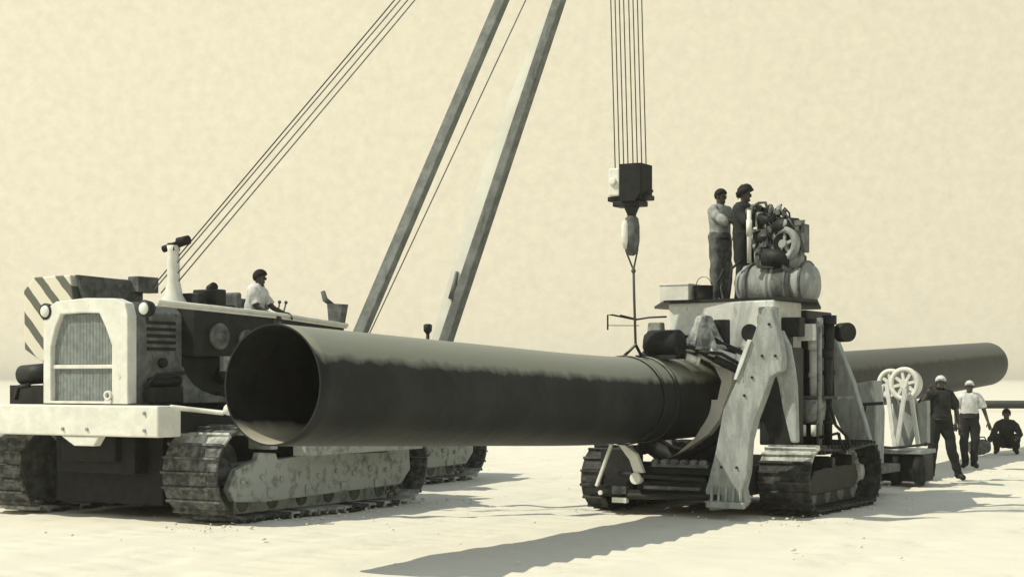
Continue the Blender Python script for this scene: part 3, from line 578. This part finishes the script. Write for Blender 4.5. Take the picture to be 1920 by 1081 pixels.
    mb.tube([(5.50, 4.5, 2.0), (5.62, 4.45, 2.12), (5.80, 4.5, 2.10), (5.98, 4.6, 1.98), (6.12, 4.8, 1.86)], .028).tube([(5.70, 4.6, 1.98), (5.9, 4.5, 2.05), (6.15, 4.6, 2.02), (6.35, 4.9, 1.85)], .022).box(5.55, 6.1, 4.75, 5.2, 1.96, 2.08)
    mb.build('hose', 'dark', t)
    # vertical rams and pipes between the legs
    for (x, y, r_, z0, z1, m) in ((6.98, 5.9, .035, .8, 2.5, 'grey'), (7.03, 6.1, .055, .8, 2.1, 'dark'), (6.86, 6.0, .05, 1.42, 2.2, 'pale'), (6.62, 5.7, .07, .8, 2.45, 'mid'), (6.72, 6.3, .09, .8, 2.5, 'dark'), (6.52, 6.2, .05, .9, 2.5, 'grey'), (6.94, 6.4, .07, 1.45, 2.55, 'dark'), (6.80, 5.6, .03, .85, 1.9, 'grey')):
        MB().cyl((x, y, z0), (x, y, z1), r_, n=14).cyl((x, y, z1 - .12), (x, y, z1), r_ * 1.4, n=14).cyl((x, y, z0 + .3), (x, y, z0 + .36), r_ * 1.3, n=14).build('ram', m, t)
    MB().box(6.25, 6.62, 6.3, 7.3, .75, 2.3).box(6.2, 6.70, 6.2, 7.2, 2.3, 2.62).box(6.5, 6.95, 5.0, 5.4, .86, 2.1).box(6.55, 6.86, 5.5, 5.7, 2.25, 2.5).build('engine_bay', 'dark', t, bevel=.02)
    MB().ball((6.55, 5.5, 2.18), (.07, .05, .09)).build('fitting', 'pale', t)
    MB().box(6.73, 6.95, 5.75, 5.9, 2.2, 2.42).build('fitting', 'pale', t, bevel=.01)
    MB().ball((6.52, 4.95, 2.45), (.03, .03, .09)).build('fitting', 'pale', t)
    MB().cyl((6.98, 6.75, 2.33), (7.12, 6.65, 2.33), .13).build('filter_can', 'dark', t)
    # work shelf with a hopper and hanging hoses
    sh = MB().box(6.50, 7.22, 5.9, 6.6, 1.44, 1.475).build('shelf', 'mid', t)
    MB().lathe((6.86, 6.0, 1.12), (0, 0, 1), [(0, .10), (.05, .15), (.22, .17), (.31, .17)], 18).build('hopper', 'grey', sh)
    MB().cyl((6.78, 5.85, .95), (6.78, 5.85, 1.10), .035).cyl((6.92, 5.85, .95), (6.92, 5.85, 1.10), .035).build('valve', 'cream', sh)
    mb = MB().tube([(7.1, 5.9, 1.42), (7.16, 5.85, 1.30), (7.22, 5.85, 1.1), (7.36, 5.9, .95), (7.40, 5.9, .82), (7.32, 5.9, .78), (7.26, 5.9, .9), (7.24, 5.9, 1.0)], .022).tube([(7.0, 5.85, .94), (7.15, 5.82, .97), (7.26, 5.85, 1.0)], .018)
    mb.build('hose', 'dark', sh); MB().tube([(6.6, 5.85, 1.42), (6.58, 5.8, 1.1), (6.66, 5.8, .85)], .03).build('hose', 'dark', sh)
    # rear leg and pale tanks
    MB().prism([(6.20, 2.40), (6.38, 2.54), (6.50, 2.30), (6.76, 1.66), (7.10, .5), (7.13, .2), (6.76, .2), (6.62, .9), (6.34, 1.47)], 'xz', 7.92, 8.08).build('rear_leg', 'lgrey', t, bevel=.02)
    MB().prism([(6.16, 1.60), (6.60, 1.68), (6.66, 1.2), (6.64, .34), (6.24, .34)], 'xz', 9.3, 9.75).build('side_tank', 'lgrey', t, bevel=.03)
    MB().box(6.22, 6.64, 9.1, 9.6, .02, .335).box(6.0, 7.0, 7.6, 9.4, .32, .44).build('rear_skid', 'mid', t, bevel=.02)
    mb = MB().tube([(6.30, 9.15, 1.34), (6.52, 9.1, 1.32), (6.80, 9.2, 1.34)], .025).ball((6.30, 9.15, 1.34), .04).tube([(6.56, 9.1, 1.3), (6.5, 9.1, .9), (6.36, 9.1, .6)], .015)
    mb.build('lever', 'dark', t)
    # deck
    mb = MB().prism([(4.12, 6.9), (5.0, 5.35), (6.75, 5.3), (6.85, 6.2), (6.15, 8.3), (4.3, 8.6)], 'xy', 2.72, 2.755); mb.build('deck', 'dark', t)
    mb = MB().tube([(5.2, 5.0, 2.52), (4.95, 5.0, 2.515), (4.75, 5.0, 2.49), (4.40, 5.0, 2.56), (4.33, 5.0, 2.56), (4.33, 5.0, 2.36)], .012).tube([(4.33, 5.0, 2.42), (4.8, 5.0, 2.41)], .005).bar((4.52, 5.0, 2.548), (4.76, 5.0, 2.49), .03, .03)
    mb.build('hose_bracket', 'dark', t)
    # power unit on the deck: drum tank, engine, flywheel
    tk = MB().lathe((5.08, 7.75, 3.06), (1, -.08, 0), [(0, .05), (.02, .16), (.07, .25), (.16, .30), (.17, .32), (.22, .32), (.23, .30), (.62, .31), (.63, .325), (.67, .325), (.68, .30), (1.0, .29), (1.01, .31), (1.12, .31), (1.13, .27), (1.2, .25), (1.26, .1)], 30).build('air_tank', 'lgrey', t)
    MB().lathe((5.66, 7.70, 3.06), (1, -.08, 0), [(0, .314), (.0, .318), (.36, .318), (.36, .314)], 30).build('tank_band', 'mid', tk)
    for q in ((5.34, 7.73), (5.95, 7.68), (6.18, 7.66)): MB().ring((q[0], q[1], 3.06), (1, -.08, 0), .305, .335, .035, 30).build('tank_strap', 'mid', tk)
    mb = MB()
    for x in (5.25, 5.6, 6.05): mb.box(x - .05, x + .05, 7.5, 7.95, 2.756, 2.84)
    mb.box(5.1, 6.2, 7.55, 7.62, 2.756, 2.80); mb.build('tank_cradle', 'black', tk)
    MB().prism([(5.78, 2.757), (6.05, 2.757), (5.98, 2.84), (5.85, 2.84)], 'xz', 7.25, 7.33).build('splash_plate', 'cream', tk)
    eng = MB().box(5.44, 5.96, 7.6, 8.1, 3.36, 3.94).box(5.40, 5.7, 7.65, 8.0, 3.94, 4.06).box(5.6, 6.05, 7.7, 8.0, 3.25, 3.5).build('power_unit', 'dark', t, bevel=.03)
    mb = MB()
    for k in range(5): mb.cyl((5.47 + k * .07, 7.52, 3.5 + .06 * (k % 3)), (5.36 + k * .1, 7.52, 3.82 + .05 * (k % 2)), .03 + .008 * (k % 2), n=10)
    mb.cyl((5.52, 7.5, 3.9), (5.52, 7.5, 4.1), .07).cyl((5.42, 7.5, 3.6), (5.5, 7.5, 3.62), .05).box(5.5, 5.64, 7.45, 7.6, 3.46, 3.6).ball((5.42, 7.5, 3.72), .07)
    mb.cyl((6.15, 7.5, 3.36), (5.75, 7.5, 3.40), .10).cyl((5.9, 7.45, 3.9), (6.12, 7.5, 3.86), .09).cyl((5.5, 7.45, 3.36), (5.75, 7.45, 3.36), .07)
    mb.build('cylinder_head', 'grey', eng, bevel=.005)
    MB().cyl((5.43, 7.30, 3.36), (5.43, 7.30, 4.12), .032).cyl((5.43, 7.30, 3.75), (5.43, 7.30, 3.98), .042).box(5.41, 5.45, 7.30, 7.6, 3.8, 3.86).build('stand_pipe', 'cream', eng)
    mb = MB().tube([(5.43, 7.4, 4.08), (5.43, 7.42, 4.18), (5.50, 7.5, 4.24), (5.60, 7.5, 4.24), (5.64, 7.5, 4.1)], .022).tube([(5.35, 7.5, 4.1), (5.4, 7.5, 4.2), (5.52, 7.5, 4.18)], .03).ball((5.36, 7.45, 4.12), .05)
    mb.build('manifold', 'mid', eng)
    MB().lathe((5.68, 7.62, 4.0), (0, 0, 1), [(0, .03), (.08, .03), (.12, .09), (.14, .09), (.15, 0)], 14).build('air_cleaner', 'mid', eng)
    ax = Vector((-.35, -1, .05))
    c = Vector((5.92, 7.42, 3.62))
    mb = MB().ring(c, ax, .165, .25, .10, 36)
    q = ax.normalized().to_track_quat('Z', 'Y').to_matrix()
    for k in range(5):
        a = 2 * math.pi * k / 5 + .3; mb.bar(c, c + q @ Vector((.2 * math.cos(a), .2 * math.sin(a), 0)), .045, .03, up=ax)
    mb.cyl(c - ax * .04, c + ax * .06, .06); mb.build('flywheel', 'lgrey', eng)
    MB().cyl(c - ax * .03 + Vector((.02, 0, 0)), c - ax * .06, .2).build('flywheel_housing', 'black', eng)
    mb = MB().box(6.16, 6.22, 7.42, 7.62, 3.50, 3.90).bar((5.85, 7.55, 3.75), (6.18, 7.55, 3.66), .10, .12).box(5.86, 6.12, 7.5, 7.7, 3.42, 3.62).cyl((5.9, 7.6, 3.85), (6.05, 7.6, 3.80), .10).tube([(5.8, 7.5, 3.95), (5.9, 7.5, 3.98), (5.97, 7.5, 3.88)], .03).cyl((5.9, 7.5, 3.3), (5.98, 7.4, 3.3), .08)
    for k in range(6): mb.tube([(5.75 + .04 * k, 7.45, 3.9), (5.80 + .04 * k, 7.44, 4.02 - .02 * k)], .02)
    mb.build('generator', 'mid', eng, bevel=.01)
    rg = random.Random(5); MB().box(5.47, 5.72, 7.5, 7.6, 3.36, 4.08).cyl((5.52, 7.48, 3.98), (5.78, 7.48, 3.98), .11).cyl((5.75, 7.5, 3.90), (6.08, 7.5, 3.86), .13).cyl((5.6, 7.42, 3.45), (6.0, 7.46, 3.40), .13).ball((5.58, 7.45, 3.72), .12).build('engine_block', 'dark', eng)
    for mm, cnt in (('dark', 26), ('mid', 24), ('grey', 10), ('lgrey', 5)):
        mb = MB()
        for k in range(cnt):
            x, z = rg.uniform(5.46, 6.14), rg.uniform(3.32, 4.16); y = rg.uniform(7.38, 7.6)
            if (x - 5.92) ** 2 + (z - 3.62) ** 2 < .095 or (x > 5.95 and z > 3.95): x = rg.uniform(5.46, 5.66)
            q = rg.random() ** .8
            if q < .35: mb.cyl((x, y, z - .05), (x + rg.uniform(-.01, .03), y + .05, z + rg.uniform(.05, .16)), rg.uniform(.018, .045), n=12)
            elif q < .65: mb.box(x - .03, x + rg.uniform(.02, .08), y - .05, y + .1, z - .04, z + rg.uniform(.02, .08), rz(rg.uniform(-20, 20)))
            else: mb.tube([(x, y, z), (x + .06, y - .07, z + .04), (x + rg.uniform(.05, .18), y - .05, z - rg.uniform(0, .1)), (x + .1, y + .05, z - .15)], .014)
        mb.build('engine_fitting', mm, eng)
    mb = MB().tube([(5.25, 7.45, 3.42), (5.12, 7.4, 3.3), (5.10, 7.38, 3.0), (5.06, 7.4, 2.8)], .02).tube([(5.0, 7.4, 3.3), (4.9, 7.4, 3.1), (4.98, 7.35, 2.8)], .018); mb.build('fuel_line', 'dark', eng)
machine()
def loose():
    t = thing('storage_box', 'pale square box on the deck edge left of the dark drum', 'box', 4.45, 7, 2.757)
    MB().box(4.20, 4.66, 6.9, 7.3, 2.757, 3.05).build('box_body', 'cream', t, bevel=.01)
    MB().box(4.19, 4.67, 6.89, 7.31, 3.05, 3.075).build('lid', 'cream', t, bevel=.005)
    t = thing('oil_drum', 'short dark drum behind the feet of the man in the light shirt', 'drum', 4.81, 7.1, 2.757)
    MB().lathe((4.81, 7.1, 2.757), (0, 0, 1), [(0, .135), (.01, .142), (.02, .135), (.10, .135), (.11, .14), (.12, .135), (.27, .135), (.28, .142), (.29, .142), (.29, .12), (.275, .11), (.275, 0)], 24).build('drum_shell', 'black', t)
    MB().ring((4.81, 7.1, 3.06), (0, 1, 0), .11, .118, .012, 20, 0, 180).build('bail', 'mid', t)
    t = thing('wrapping_roll', 'fat black roll of pipe wrapping lying on top of the pipe beside the sling', 'roll', 5.45, 4.35, 1.98)
    MB().lathe((5.22, 4.40, 2.15), (1, -.05, 0), [(0, .05), (.0, .15), (.03, .175), (.44, .18), (.48, .15), (.48, .05)], 22).build('roll_body', 'black', t, rough=.006)
    MB().bar((5.15, 4.2, 1.98), (5.7, 4.2, 1.98), .06, .05).bar((5.15, 4.55, 1.98), (5.7, 4.55, 1.98), .06, .05).build('chock', 'dark', t)
    t = thing('canvas_cover', 'grey canvas draped in a peak over the gear on top of the ring', 'cover', 6.03, 4.85, 2.1)
    mb = MB(); n = 48; prev = None
    for (z, r_, k) in ((2.52, .03, 0), (2.50, .09, .01), (2.40, .12, .02), (2.28, .16, .035), (2.16, .21, .05), (2.08, .24, .06)):
        cur = [mb.bm.verts.new((5.86 + (r_ + k * math.sin(7 * 2 * math.pi * i / n + z * 3)) * 1.05 * math.cos(2 * math.pi * i / n), 4.72 + (r_ + k * math.sin(7 * 2 * math.pi * i / n)) * .8 * math.sin(2 * math.pi * i / n), z)) for i in range(n)]
        if prev:
            for i in range(n): mb._f([prev[i], prev[(i + 1) % n], cur[(i + 1) % n], cur[i]], True)
        else: mb._f(cur)
        prev = cur
    mb.build('cloth', 'canvas', t)
    MB().box(5.96, 6.12, 4.80, 4.95, 2.0, 2.46).build('covered_motor', 'dark', t)
loose()

# ------------------------------------------------------------------ reel stand
def reels():
    t = thing('reel_stand', 'pale frame carrying two spoked white reels beside the dark shirted man', 'reel stand', 6.4, 11.3)
    for (x, y, r_) in ((6.22, 11.45, .25), (6.52, 11.2, .275)):
        c = Vector((x, y, 1.62)); ax = Vector((-.25, -1, 0)); q = ax.normalized().to_track_quat('Z', 'Y').to_matrix()
        mb = MB().ring(c, ax, r_ * .72, r_, .05, 36).cyl(c - ax * .05, c + ax * .05, .07, n=14)
        for k in range(8):
            a = 2 * math.pi * k / 8 + .2; mb.bar(c, c + q @ Vector((r_ * .8 * math.cos(a), r_ * .8 * math.sin(a), 0)), .05, .03, up=ax)
        rl = mb.build('reel', 'cream', t)
        MB().ring(c - ax * .10, ax, r_ * .3, r_ * .86, .12, 30).build('wound_cable', 'pale', rl)
    mb = MB()
    for (a, b) in (((6.12, 11.3, 1.6), (6.02, 11.2, .62)), ((6.2, 11.3, 1.6), (6.40, 11.1, .55)), ((6.56, 11.1, 1.55), (6.42, 11.1, .56)), ((6.60, 11.2, 1.6), (6.72, 11.3, .6))): mb.bar(a, b, .07, .05, up=(0, 1, 0))
    mb.build('a_frame', 'pale', t, bevel=.01)
    MB().prism([(6.26, 1.42), (6.60, 1.48), (6.64, 1.0), (6.52, .6), (6.36, .58), (6.30, .9)], 'xz', 11.35, 11.6).prism([(6.62, 1.3), (6.80, 1.36), (6.80, .62), (6.66, .62)], 'xz', 11.5, 11.7).build('apron_plate', 'lgrey', t, bevel=.02)
    mb = MB().box(5.98, 6.86, 11.0, 11.8, .50, .57); mb.build('table', 'lgrey', t, bevel=.01)
    mb = MB().tube([(6.05, 11.0, .62), (6.4, 10.95, .6), (6.9, 11.0, .66), (7.05, 11.0, .68)], .02).ball((6.92, 11.0, .67), .035); mb.build('handle', 'dark', t)
    mb = MB().box(6.0, 6.84, 11.12, 11.7, .06, .5).box(5.95, 6.2, 10.9, 11.12, .05, .48); mb.build('undercarriage', 'dark', t)
    for x in (6.05, 6.42, 6.80):
        MB().lathe((x - .07, 11.1, .24), (1, 0, 0), [(0, .20), (.02, .235), (.12, .235), (.14, .20), (.14, .08), (.16, .07), (.16, 0)], 22).build('wheel', 'black', t)
reels()

# pale steel pipe far behind the seated man
def far_pipe():
    t = thing('distant_pipe', 'thin dark pipe laid low across the sand behind the seated man', 'pipe', 0, 0); t.location = (20, 74, 0); t.rotation_euler = (0, 0, 0); BASE[t.name] = Vector((20, 74, 0))
    MB().lathe((21.3, 84, .36), (1, .03, 0), [(0, .19), (.0, .21), (30, .21), (30, .19)], 24).build('pipe_wall', 'dark', t)
    mb = MB()
    for x in (22, 30, 38, 46): mb.box(x - .2, x + .2, 83.3, 85, 0, .15)
    mb.build('skid', 'mid', t)
far_pipe()

def bag():
    t = thing('kit_bag', 'grey bag slumped on the sand beside the squatting man', 'bag', 0, 0); t.location = (10.35, 35.4, 0); t.rotation_euler = (0, 0, 0); BASE[t.name] = Vector((0, 0, 0))
    MB().lathe((-.25, 0, .17), (1, .1, .1), [(0, .06), (.04, .14), (.15, .18), (.35, .17), (.46, .13), (.5, .05)], 18).build('sack', 'mid', t, rough=.008)
    MB().tube([(-.12, -.05, .32), (-.05, -.07, .42), (.08, -.07, .42), (.14, -.05, .32)], .015).build('strap', 'dark', t)
bag()
def clods():
    rg = random.Random(3); mb = MB()
    for k in range(420):
        q = rg.random()
        if q < .35: l, s_ = rg.gauss(1.4, .35) + .5, rg.uniform(-.6, 5)
        elif q < .6: l, s_ = rg.gauss(6.9, .6), rg.uniform(3.2, 8.5)
        else: l, s_ = rg.uniform(-3, 11), rg.uniform(-3, 16)
        p = W(l, s_); sz = abs(rg.gauss(0, .008)) + .005
        mb.ball((p.x, p.y, sz * .3 - .005), (sz * rg.uniform(.8, 1.6), sz, sz * .7), 6, 4)
    o = mb.build('sand_clods', 'sand'); o['kind'] = 'stuff'; o['label'] = 'small clods of sand scattered round the crawler tracks'; o['category'] = 'clods'
clods()

# ------------------------------------------------------------------ people
def person(label, loc, rot, J, shirt, trousers, hat=None, sleeves='short', scale=1.0, group=None):
    """J: joint overrides; the figure faces -Y, left arm is +X"""
    P = dict(pelvis=(0, 0, .96), waist=(0, .01, 1.10), chest=(0, .01, 1.30), collar=(0, .015, 1.44), neck=(0, .0, 1.50), hb=(0, -.01, 1.57), hm=(0, -.015, 1.65), ht=(0, -.005, 1.71),
             shL=(.18, .01, 1.42), elL=(.24, .02, 1.14), wrL=(.25, -.05, .90), shR=(-.18, .01, 1.42), elR=(-.24, .02, 1.14), wrR=(-.25, -.05, .90),
             hipL=(.095, 0, .92), knL=(.11, -.02, .50), anL=(.12, .02, .09), toL=(.14, -.15, .04), hipR=(-.095, 0, .92), knR=(-.11, -.02, .50), anR=(-.12, .02, .09), toR=(-.14, -.15, .04))
    P.update({k: v for k, v in J.items() if k != 'face'}); P = {k: Vector(v) for k, v in P.items()}
    RAD = dict(pelvis=.135, waist=.125, chest=.145, collar=.085, neck=.052, hb=.066, hm=.082, ht=.062, shL=.062, elL=.043, wrL=.027, hipL=.09, knL=.058, anL=.04, toL=.035)
    for k in ('sh', 'el', 'wr', 'hip', 'kn', 'an', 'to'): RAD[k + 'R'] = RAD[k + 'L']
    E = [('pelvis', 'waist', 'p'), ('waist', 'chest', 't'), ('chest', 'collar', 't'), ('collar', 'neck', 'n'), ('neck', 'hb', 'h'), ('hb', 'hm', 'h'), ('hm', 'ht', 'h')]
    for sd_ in 'LR': E += [('collar', 'sh' + sd_, 't'), ('sh' + sd_, 'el' + sd_, 'u'), ('el' + sd_, 'wr' + sd_, 'f'), ('pelvis', 'hip' + sd_, 'l'), ('hip' + sd_, 'kn' + sd_, 'l'), ('kn' + sd_, 'an' + sd_, 'l'), ('an' + sd_, 'to' + sd_, 'b')]
    names = list(P); me = bpy.data.meshes.new('skel'); me.from_pydata([P[k] for k in names], [(names.index(a), names.index(b)) for a, b, _ in E], []); o = bpy.data.objects.new('skel', me); COL.objects.link(o)
    md = o.modifiers.new('skin', 'SKIN'); md.use_smooth_shade = True
    for i, k in enumerate(names):
        sv_ = me.skin_vertices[0].data[i]; r_ = RAD[k]
        sv_.radius = (r_ * (1.22 if k in ('pelvis', 'waist', 'chest') else 1), r_ * (.85 if k in ('pelvis', 'waist', 'chest') else (1.08 if k[0] == 'h' and len(k) == 2 else 1))); sv_.use_root = (k == 'pelvis')
    ss = o.modifiers.new('sub', 'SUBSURF'); ss.levels = 2; ss.render_levels = 2
    dg = bpy.context.evaluated_depsgraph_get(); dg.update(); bm = bmesh.new(); bm.from_mesh(bpy.data.meshes.new_from_object(o.evaluated_get(dg)))
    bpy.data.objects.remove(o)
    def region(c):
        best = None
        for a, b, r_ in E:
            A, B = P[a], P[b]; d = B - A; u = max(0, min(1, (c - A).dot(d) / max(d.length_squared, 1e-9))); rad = RAD[a] * (1 - u) + RAD[b] * u
            q = (c - (A + d * u)).length / rad
            if best is None or q < best[0]: best = (q, r_, u)
        return best[1], best[2], c.x
    reg = {f.index: region(f.calc_center_median()) for f in bm.faces}
    t = thing('person', label, 'person', 0, 0); t.location = loc; t.rotation_euler = (0, 0, rot); t.scale = (scale,) * 3; BASE[t.name] = Vector((0, 0, 0))
    if group: t['group'] = group
    def cloth(keep, off, nm, m):
        b2 = bm.copy(); b2.faces.ensure_lookup_table()
        bmesh.ops.delete(b2, geom=[f for f in b2.faces if not keep(*reg[f.index])], context='FACES')
        seen = set(); isl = []
        for f0 in b2.faces:                     # keep only the largest connected patch
            if f0 in seen: continue
            st_ = [f0]; seen.add(f0); cur = []
            while st_:
                f1 = st_.pop(); cur.append(f1)
                for e1 in f1.edges:
                    for f2 in e1.link_faces:
                        if f2 not in seen: seen.add(f2); st_.append(f2)
            isl.append(cur)
        isl.sort(key=len)
        bmesh.ops.delete(b2, geom=[f for c_ in isl[:-1] if len(c_) < len(isl[-1]) * .3 or nm == 'boot' for f in c_], context='FACES')
        b2.normal_update()
        from mathutils import noise
        for v in b2.verts: v.co += v.normal * (off + (0 if nm == 'boot' else .006 + .024 * noise.noise(Vector((v.co.x * 15, v.co.y * 15, v.co.z * 8 + P['pelvis'].x * 9 + len(label))))))
        me2 = bpy.data.meshes.new(nm); b2.to_mesh(me2); b2.free(); me2.materials.append(M[m]); o2 = bpy.data.objects.new(nm, me2); COL.objects.link(o2); o2.parent = t
        sol = o2.modifiers.new('s', 'SOLIDIFY'); sol.thickness = .006; sol.offset = 1
    bm.faces.ensure_lookup_table()
    sl = {'short': lambda r_, u, x: r_ == 't' or (r_ == 'p' and u > .4) or (r_ == 'u' and u < .8), 'long': lambda r_, u, x: r_ in 'tu' or (r_ == 'p' and u > .4) or (r_ == 'f' and u < .9), 'rolled': lambda r_, u, x: r_ in 'tu' or (r_ == 'p' and u > .4) or (r_ == 'f' and u < .2)}[sleeves]
    cloth(sl, .016, 'shirt', shirt)
    cloth(lambda r_, u, x: r_ in 'lp' or (r_ == 'b' and u < .1), .018, 'trousers', trousers)
    for sgn in (1, -1): cloth(lambda r_, u, x: r_ == 'b' and x * sgn > 0, .010, 'boot', 'boot')
    # hands, nose and ears are joined into the body mesh
    mb = MB(); mb.bm.free(); mb.bm = bm
    for sd_, sg in (('L', 1), ('R', -1)):
        wv = P['wr' + sd_]; d = (wv - P['el' + sd_]).normalized(); side = d.cross(Vector((0, 1, .2))).normalized()
        if side.dot(Vector((0, -1, 0))) < 0 and abs(side.y) > .3: side = -side
        nrm = side.cross(d).normalized()
        mb.tube([wv - d * .02, wv + d * .04, wv + d * .09], [.024, .036, .032], 10)
        for k, (ln, o_) in enumerate(((.068, -.026), (.078, -.009), (.073, .009), (.058, .025))):
            b0 = wv + d * .085 + side * o_; mb.tube([b0, b0 + d * ln * .5 + nrm * .006, b0 + d * ln * .85 + nrm * .022, b0 + d * ln + nrm * .036], [.0095, .009, .0085, .006], 6)
        b0 = wv + d * .03 + side * -.03; mb.tube([b0, b0 + d * .03 - side * .02 + nrm * .01, b0 + d * .06 - side * .026 + nrm * .024], [.012, .011, .007], 6)
    hd = P['hm'] - P['hb']; fw = Vector(J.get('face', (0, -1, 0))).normalized(); rt = fw.cross(Vector((0, 0, 1))).normalized()
    mb.ball(P['hb'] * .4 + P['hm'] * .6 + fw * .088, (.014, .014, .02), 8, 6); mb.ball(P['hb'] + fw * .05 - Vector((0, 0, .012)), (.03, .03, .025), 10, 6)
    for sg in (-1, 1): mb.ball(P['hm'] - Vector((0, 0, .02)) + rt * sg * .082, (.013, .013, .03), 8, 6)
    body = mb.build('body', 'skin', t)
    for sg in (-1, 1): MB().ball(P['hm'] + fw * .076 + rt * sg * .03 - Vector((0, 0, .005)), .010, 8, 6).build('eye', 'black', body)
    c = P['hm'] + Vector((0, 0, .02)) - fw * .008
    mb = MB(); n = 20; k = 7; rings = []
    puff = 1.42 if hat == 'curly' else 1.22 if hat is None else 1.12
    for i in range(k):
        th = math.pi * .56 * i / (k - 1)
        rings.append([mb.bm.verts.new(c + Vector((.082 * puff * math.sin(th) * math.cos(2 * math.pi * j / n), .092 * puff * math.sin(th) * math.sin(2 * math.pi * j / n), .085 * puff * math.cos(th) + (.0 if i else 0))) + (Vector((random.uniform(-1, 1), random.uniform(-1, 1), random.uniform(-1, 1))) * (.017 if hat == 'curly' else .001)) - (fw * .0)) for j in range(n)])
    for A, B in zip(rings, rings[1:]):
        for j in range(n): mb._f([A[j], B[j], B[(j + 1) % n], A[(j + 1) % n]], True)
    mb._f(rings[-1])
    # uncover the face: pull the front edge up
    tilt = Matrix.Rotation(R(28 if hat != 'cap' else 14), 3, rt)
    for v in mb.bm.verts: v.co = c + tilt @ (v.co - c)
    nm = 'hair' if hat in (None, 'curly') else 'cap'
    mb.build(nm, 'hair' if nm == 'hair' or hat == 'dark' else 'shirtw', t)
    if hat == 'cap':
        b = MB().prism([(-.07, 0), (.07, 0), (.05, -.07), (0, -.09), (-.05, -.07)], 'xy', 0, .012).build('brim', 'shirtw', t)
        b.location = c + fw * .07 + Vector((0, 0, .03)); b.rotation_euler = (0, 0, math.atan2(fw.x, -fw.y))
    bx = MB().ring(P['pelvis'].lerp(P['waist'], .35), (P['waist'] - P['pelvis']), .13, .165, .04, 24); bx.build('belt', 'boot', t)
    return t

# on the deck: left man turned to the right, arm reaching across to the console
D = 2.757
person('man in light shirt and grey trousers standing on the machine deck, left of the other', W(4.77, 7.8, D), R(40),
       dict(elR=(-.16, -.22, 1.24), wrR=(.06, -.36, 1.27), elL=(.32, -.08, 1.24), wrL=(.40, -.30, 1.32), anR=(-.10, .02, .09), anL=(.11, .0, .09), face=(.1, -1, 0)), 'shirtg', 'trg', 'dark', 'rolled')
person('dark clothed man with thick black hair standing at the engine controls on the deck', W(5.16, 7.75, D), R(55),
       dict(elR=(-.22, -.16, 1.20), wrR=(-.10, -.36, 1.22), elL=(.20, -.20, 1.26), wrL=(.16, -.42, 1.38), anL=(.12, .10, .09), toL=(.13, -.07, .04), hm=(0, -.03, 1.65), hb=(0, -.03, 1.57), ht=(0, -.02, 1.71)), 'shirtd', 'trd', 'curly', 'long', 1.0)
# right-hand group
person('man in dark clothes standing wide legged with a raised arm holding his white cap', (7.22, 26.95, 0), R(-4),
       dict(shR=(-.19, 0, 1.44), elR=(-.36, -.05, 1.22), wrR=(-.24, -.12, 1.46), elL=(.27, .0, 1.14), wrL=(.30, -.04, .92), hipL=(.10, 0, .92), knL=(.18, -.05, .50), anL=(.30, .0, .09), toL=(.36, -.14, .04), knR=(-.14, -.02, .50), anR=(-.16, .03, .09), toR=(-.2, -.13, .04)), 'shirtd', 'trd', 'cap', 'short', 1.0)
person('man in white shirt, dark trousers and white cap standing, arms at his sides', (8.75, 30.6, 0), R(-12), dict(elR=(-.26, .03, 1.14), wrR=(-.27, -.02, .90), elL=(.29, .03, 1.15), wrL=(.36, -.02, .92), anR=(-.08, .02, .09), anL=(.08, .0, .09)), 'shirtw', 'trd', 'cap', 'short', .95)
person('dark clothed man squatting on the sand in front of the distant pipe', (11.25, 36.4, 0), R(-18),
       dict(pelvis=(0, .12, .26), waist=(0, .08, .38), chest=(0, .0, .56), collar=(0, -.04, .70), neck=(0, -.06, .76), hb=(0, -.07, .83), hm=(0, -.075, .91), ht=(0, -.065, .97), shL=(.18, -.03, .68), elL=(.30, -.18, .44), wrL=(.24, -.36, .38), shR=(-.18, -.03, .68), elR=(-.30, -.18, .44), wrR=(-.36, -.36, .30),
            hipL=(.10, .1, .24), knL=(.24, -.30, .42), anL=(.20, -.12, .09), toL=(.24, -.28, .04), hipR=(-.10, .1, .24), knR=(-.24, -.30, .42), anR=(-.20, -.12, .09), toR=(-.24, -.28, .04)), 'shirtd', 'trd', None, 'long', 1.0)
# operator on the near pipelayer, seated, turned to the right with one arm on a lever
person('operator in a pale shirt seated on the near pipelayer, one arm on a lever', W(.22, 2.62, 2.07), R(75),
       dict(pelvis=(0, .05, .46), waist=(0, .03, .58), chest=(0, -.01, .76), collar=(0, -.03, .89), neck=(0, -.05, .95), hb=(0, -.07, 1.01), hm=(0, -.08, 1.07), ht=(0, -.07, 1.12), shL=(.17, -.03, .87), elL=(.20, -.18, .64), wrL=(.16, -.40, .55), shR=(-.17, -.03, .87), elR=(-.20, -.12, .62), wrR=(-.16, -.33, .53),
            hipL=(.10, 0, .44), knL=(.12, -.38, .44), anL=(.12, -.38, .07), toL=(.12, -.52, .03), hipR=(-.10, 0, .44), knR=(-.12, -.38, .44), anR=(-.12, -.38, .07), toR=(-.12, -.52, .03)), 'shirtw', 'trg', None, 'short', .93)

# ------------------------------------------------------------------ dusty air
mb = MB(); mb.box(-4100, 4100, -450, 5100, -1, 13)
hm = bpy.data.materials.new('dusty_air'); hm.use_nodes = True; hn = hm.node_tree; hn.nodes.clear()
pv = hn.nodes.new('ShaderNodeVolumePrincipled'); pv.inputs['Density'].default_value = .0007; pv.inputs['Color'].default_value = (1, .97, .86, 1)
ho = hn.nodes.new('ShaderNodeOutputMaterial'); hn.links.new(pv.outputs[0], ho.inputs['Volume'])
hz = mb.build('haze', hm); hz['kind'] = 'stuff'; hz['label'] = 'pale dusty air over the desert'; hz['category'] = 'haze'
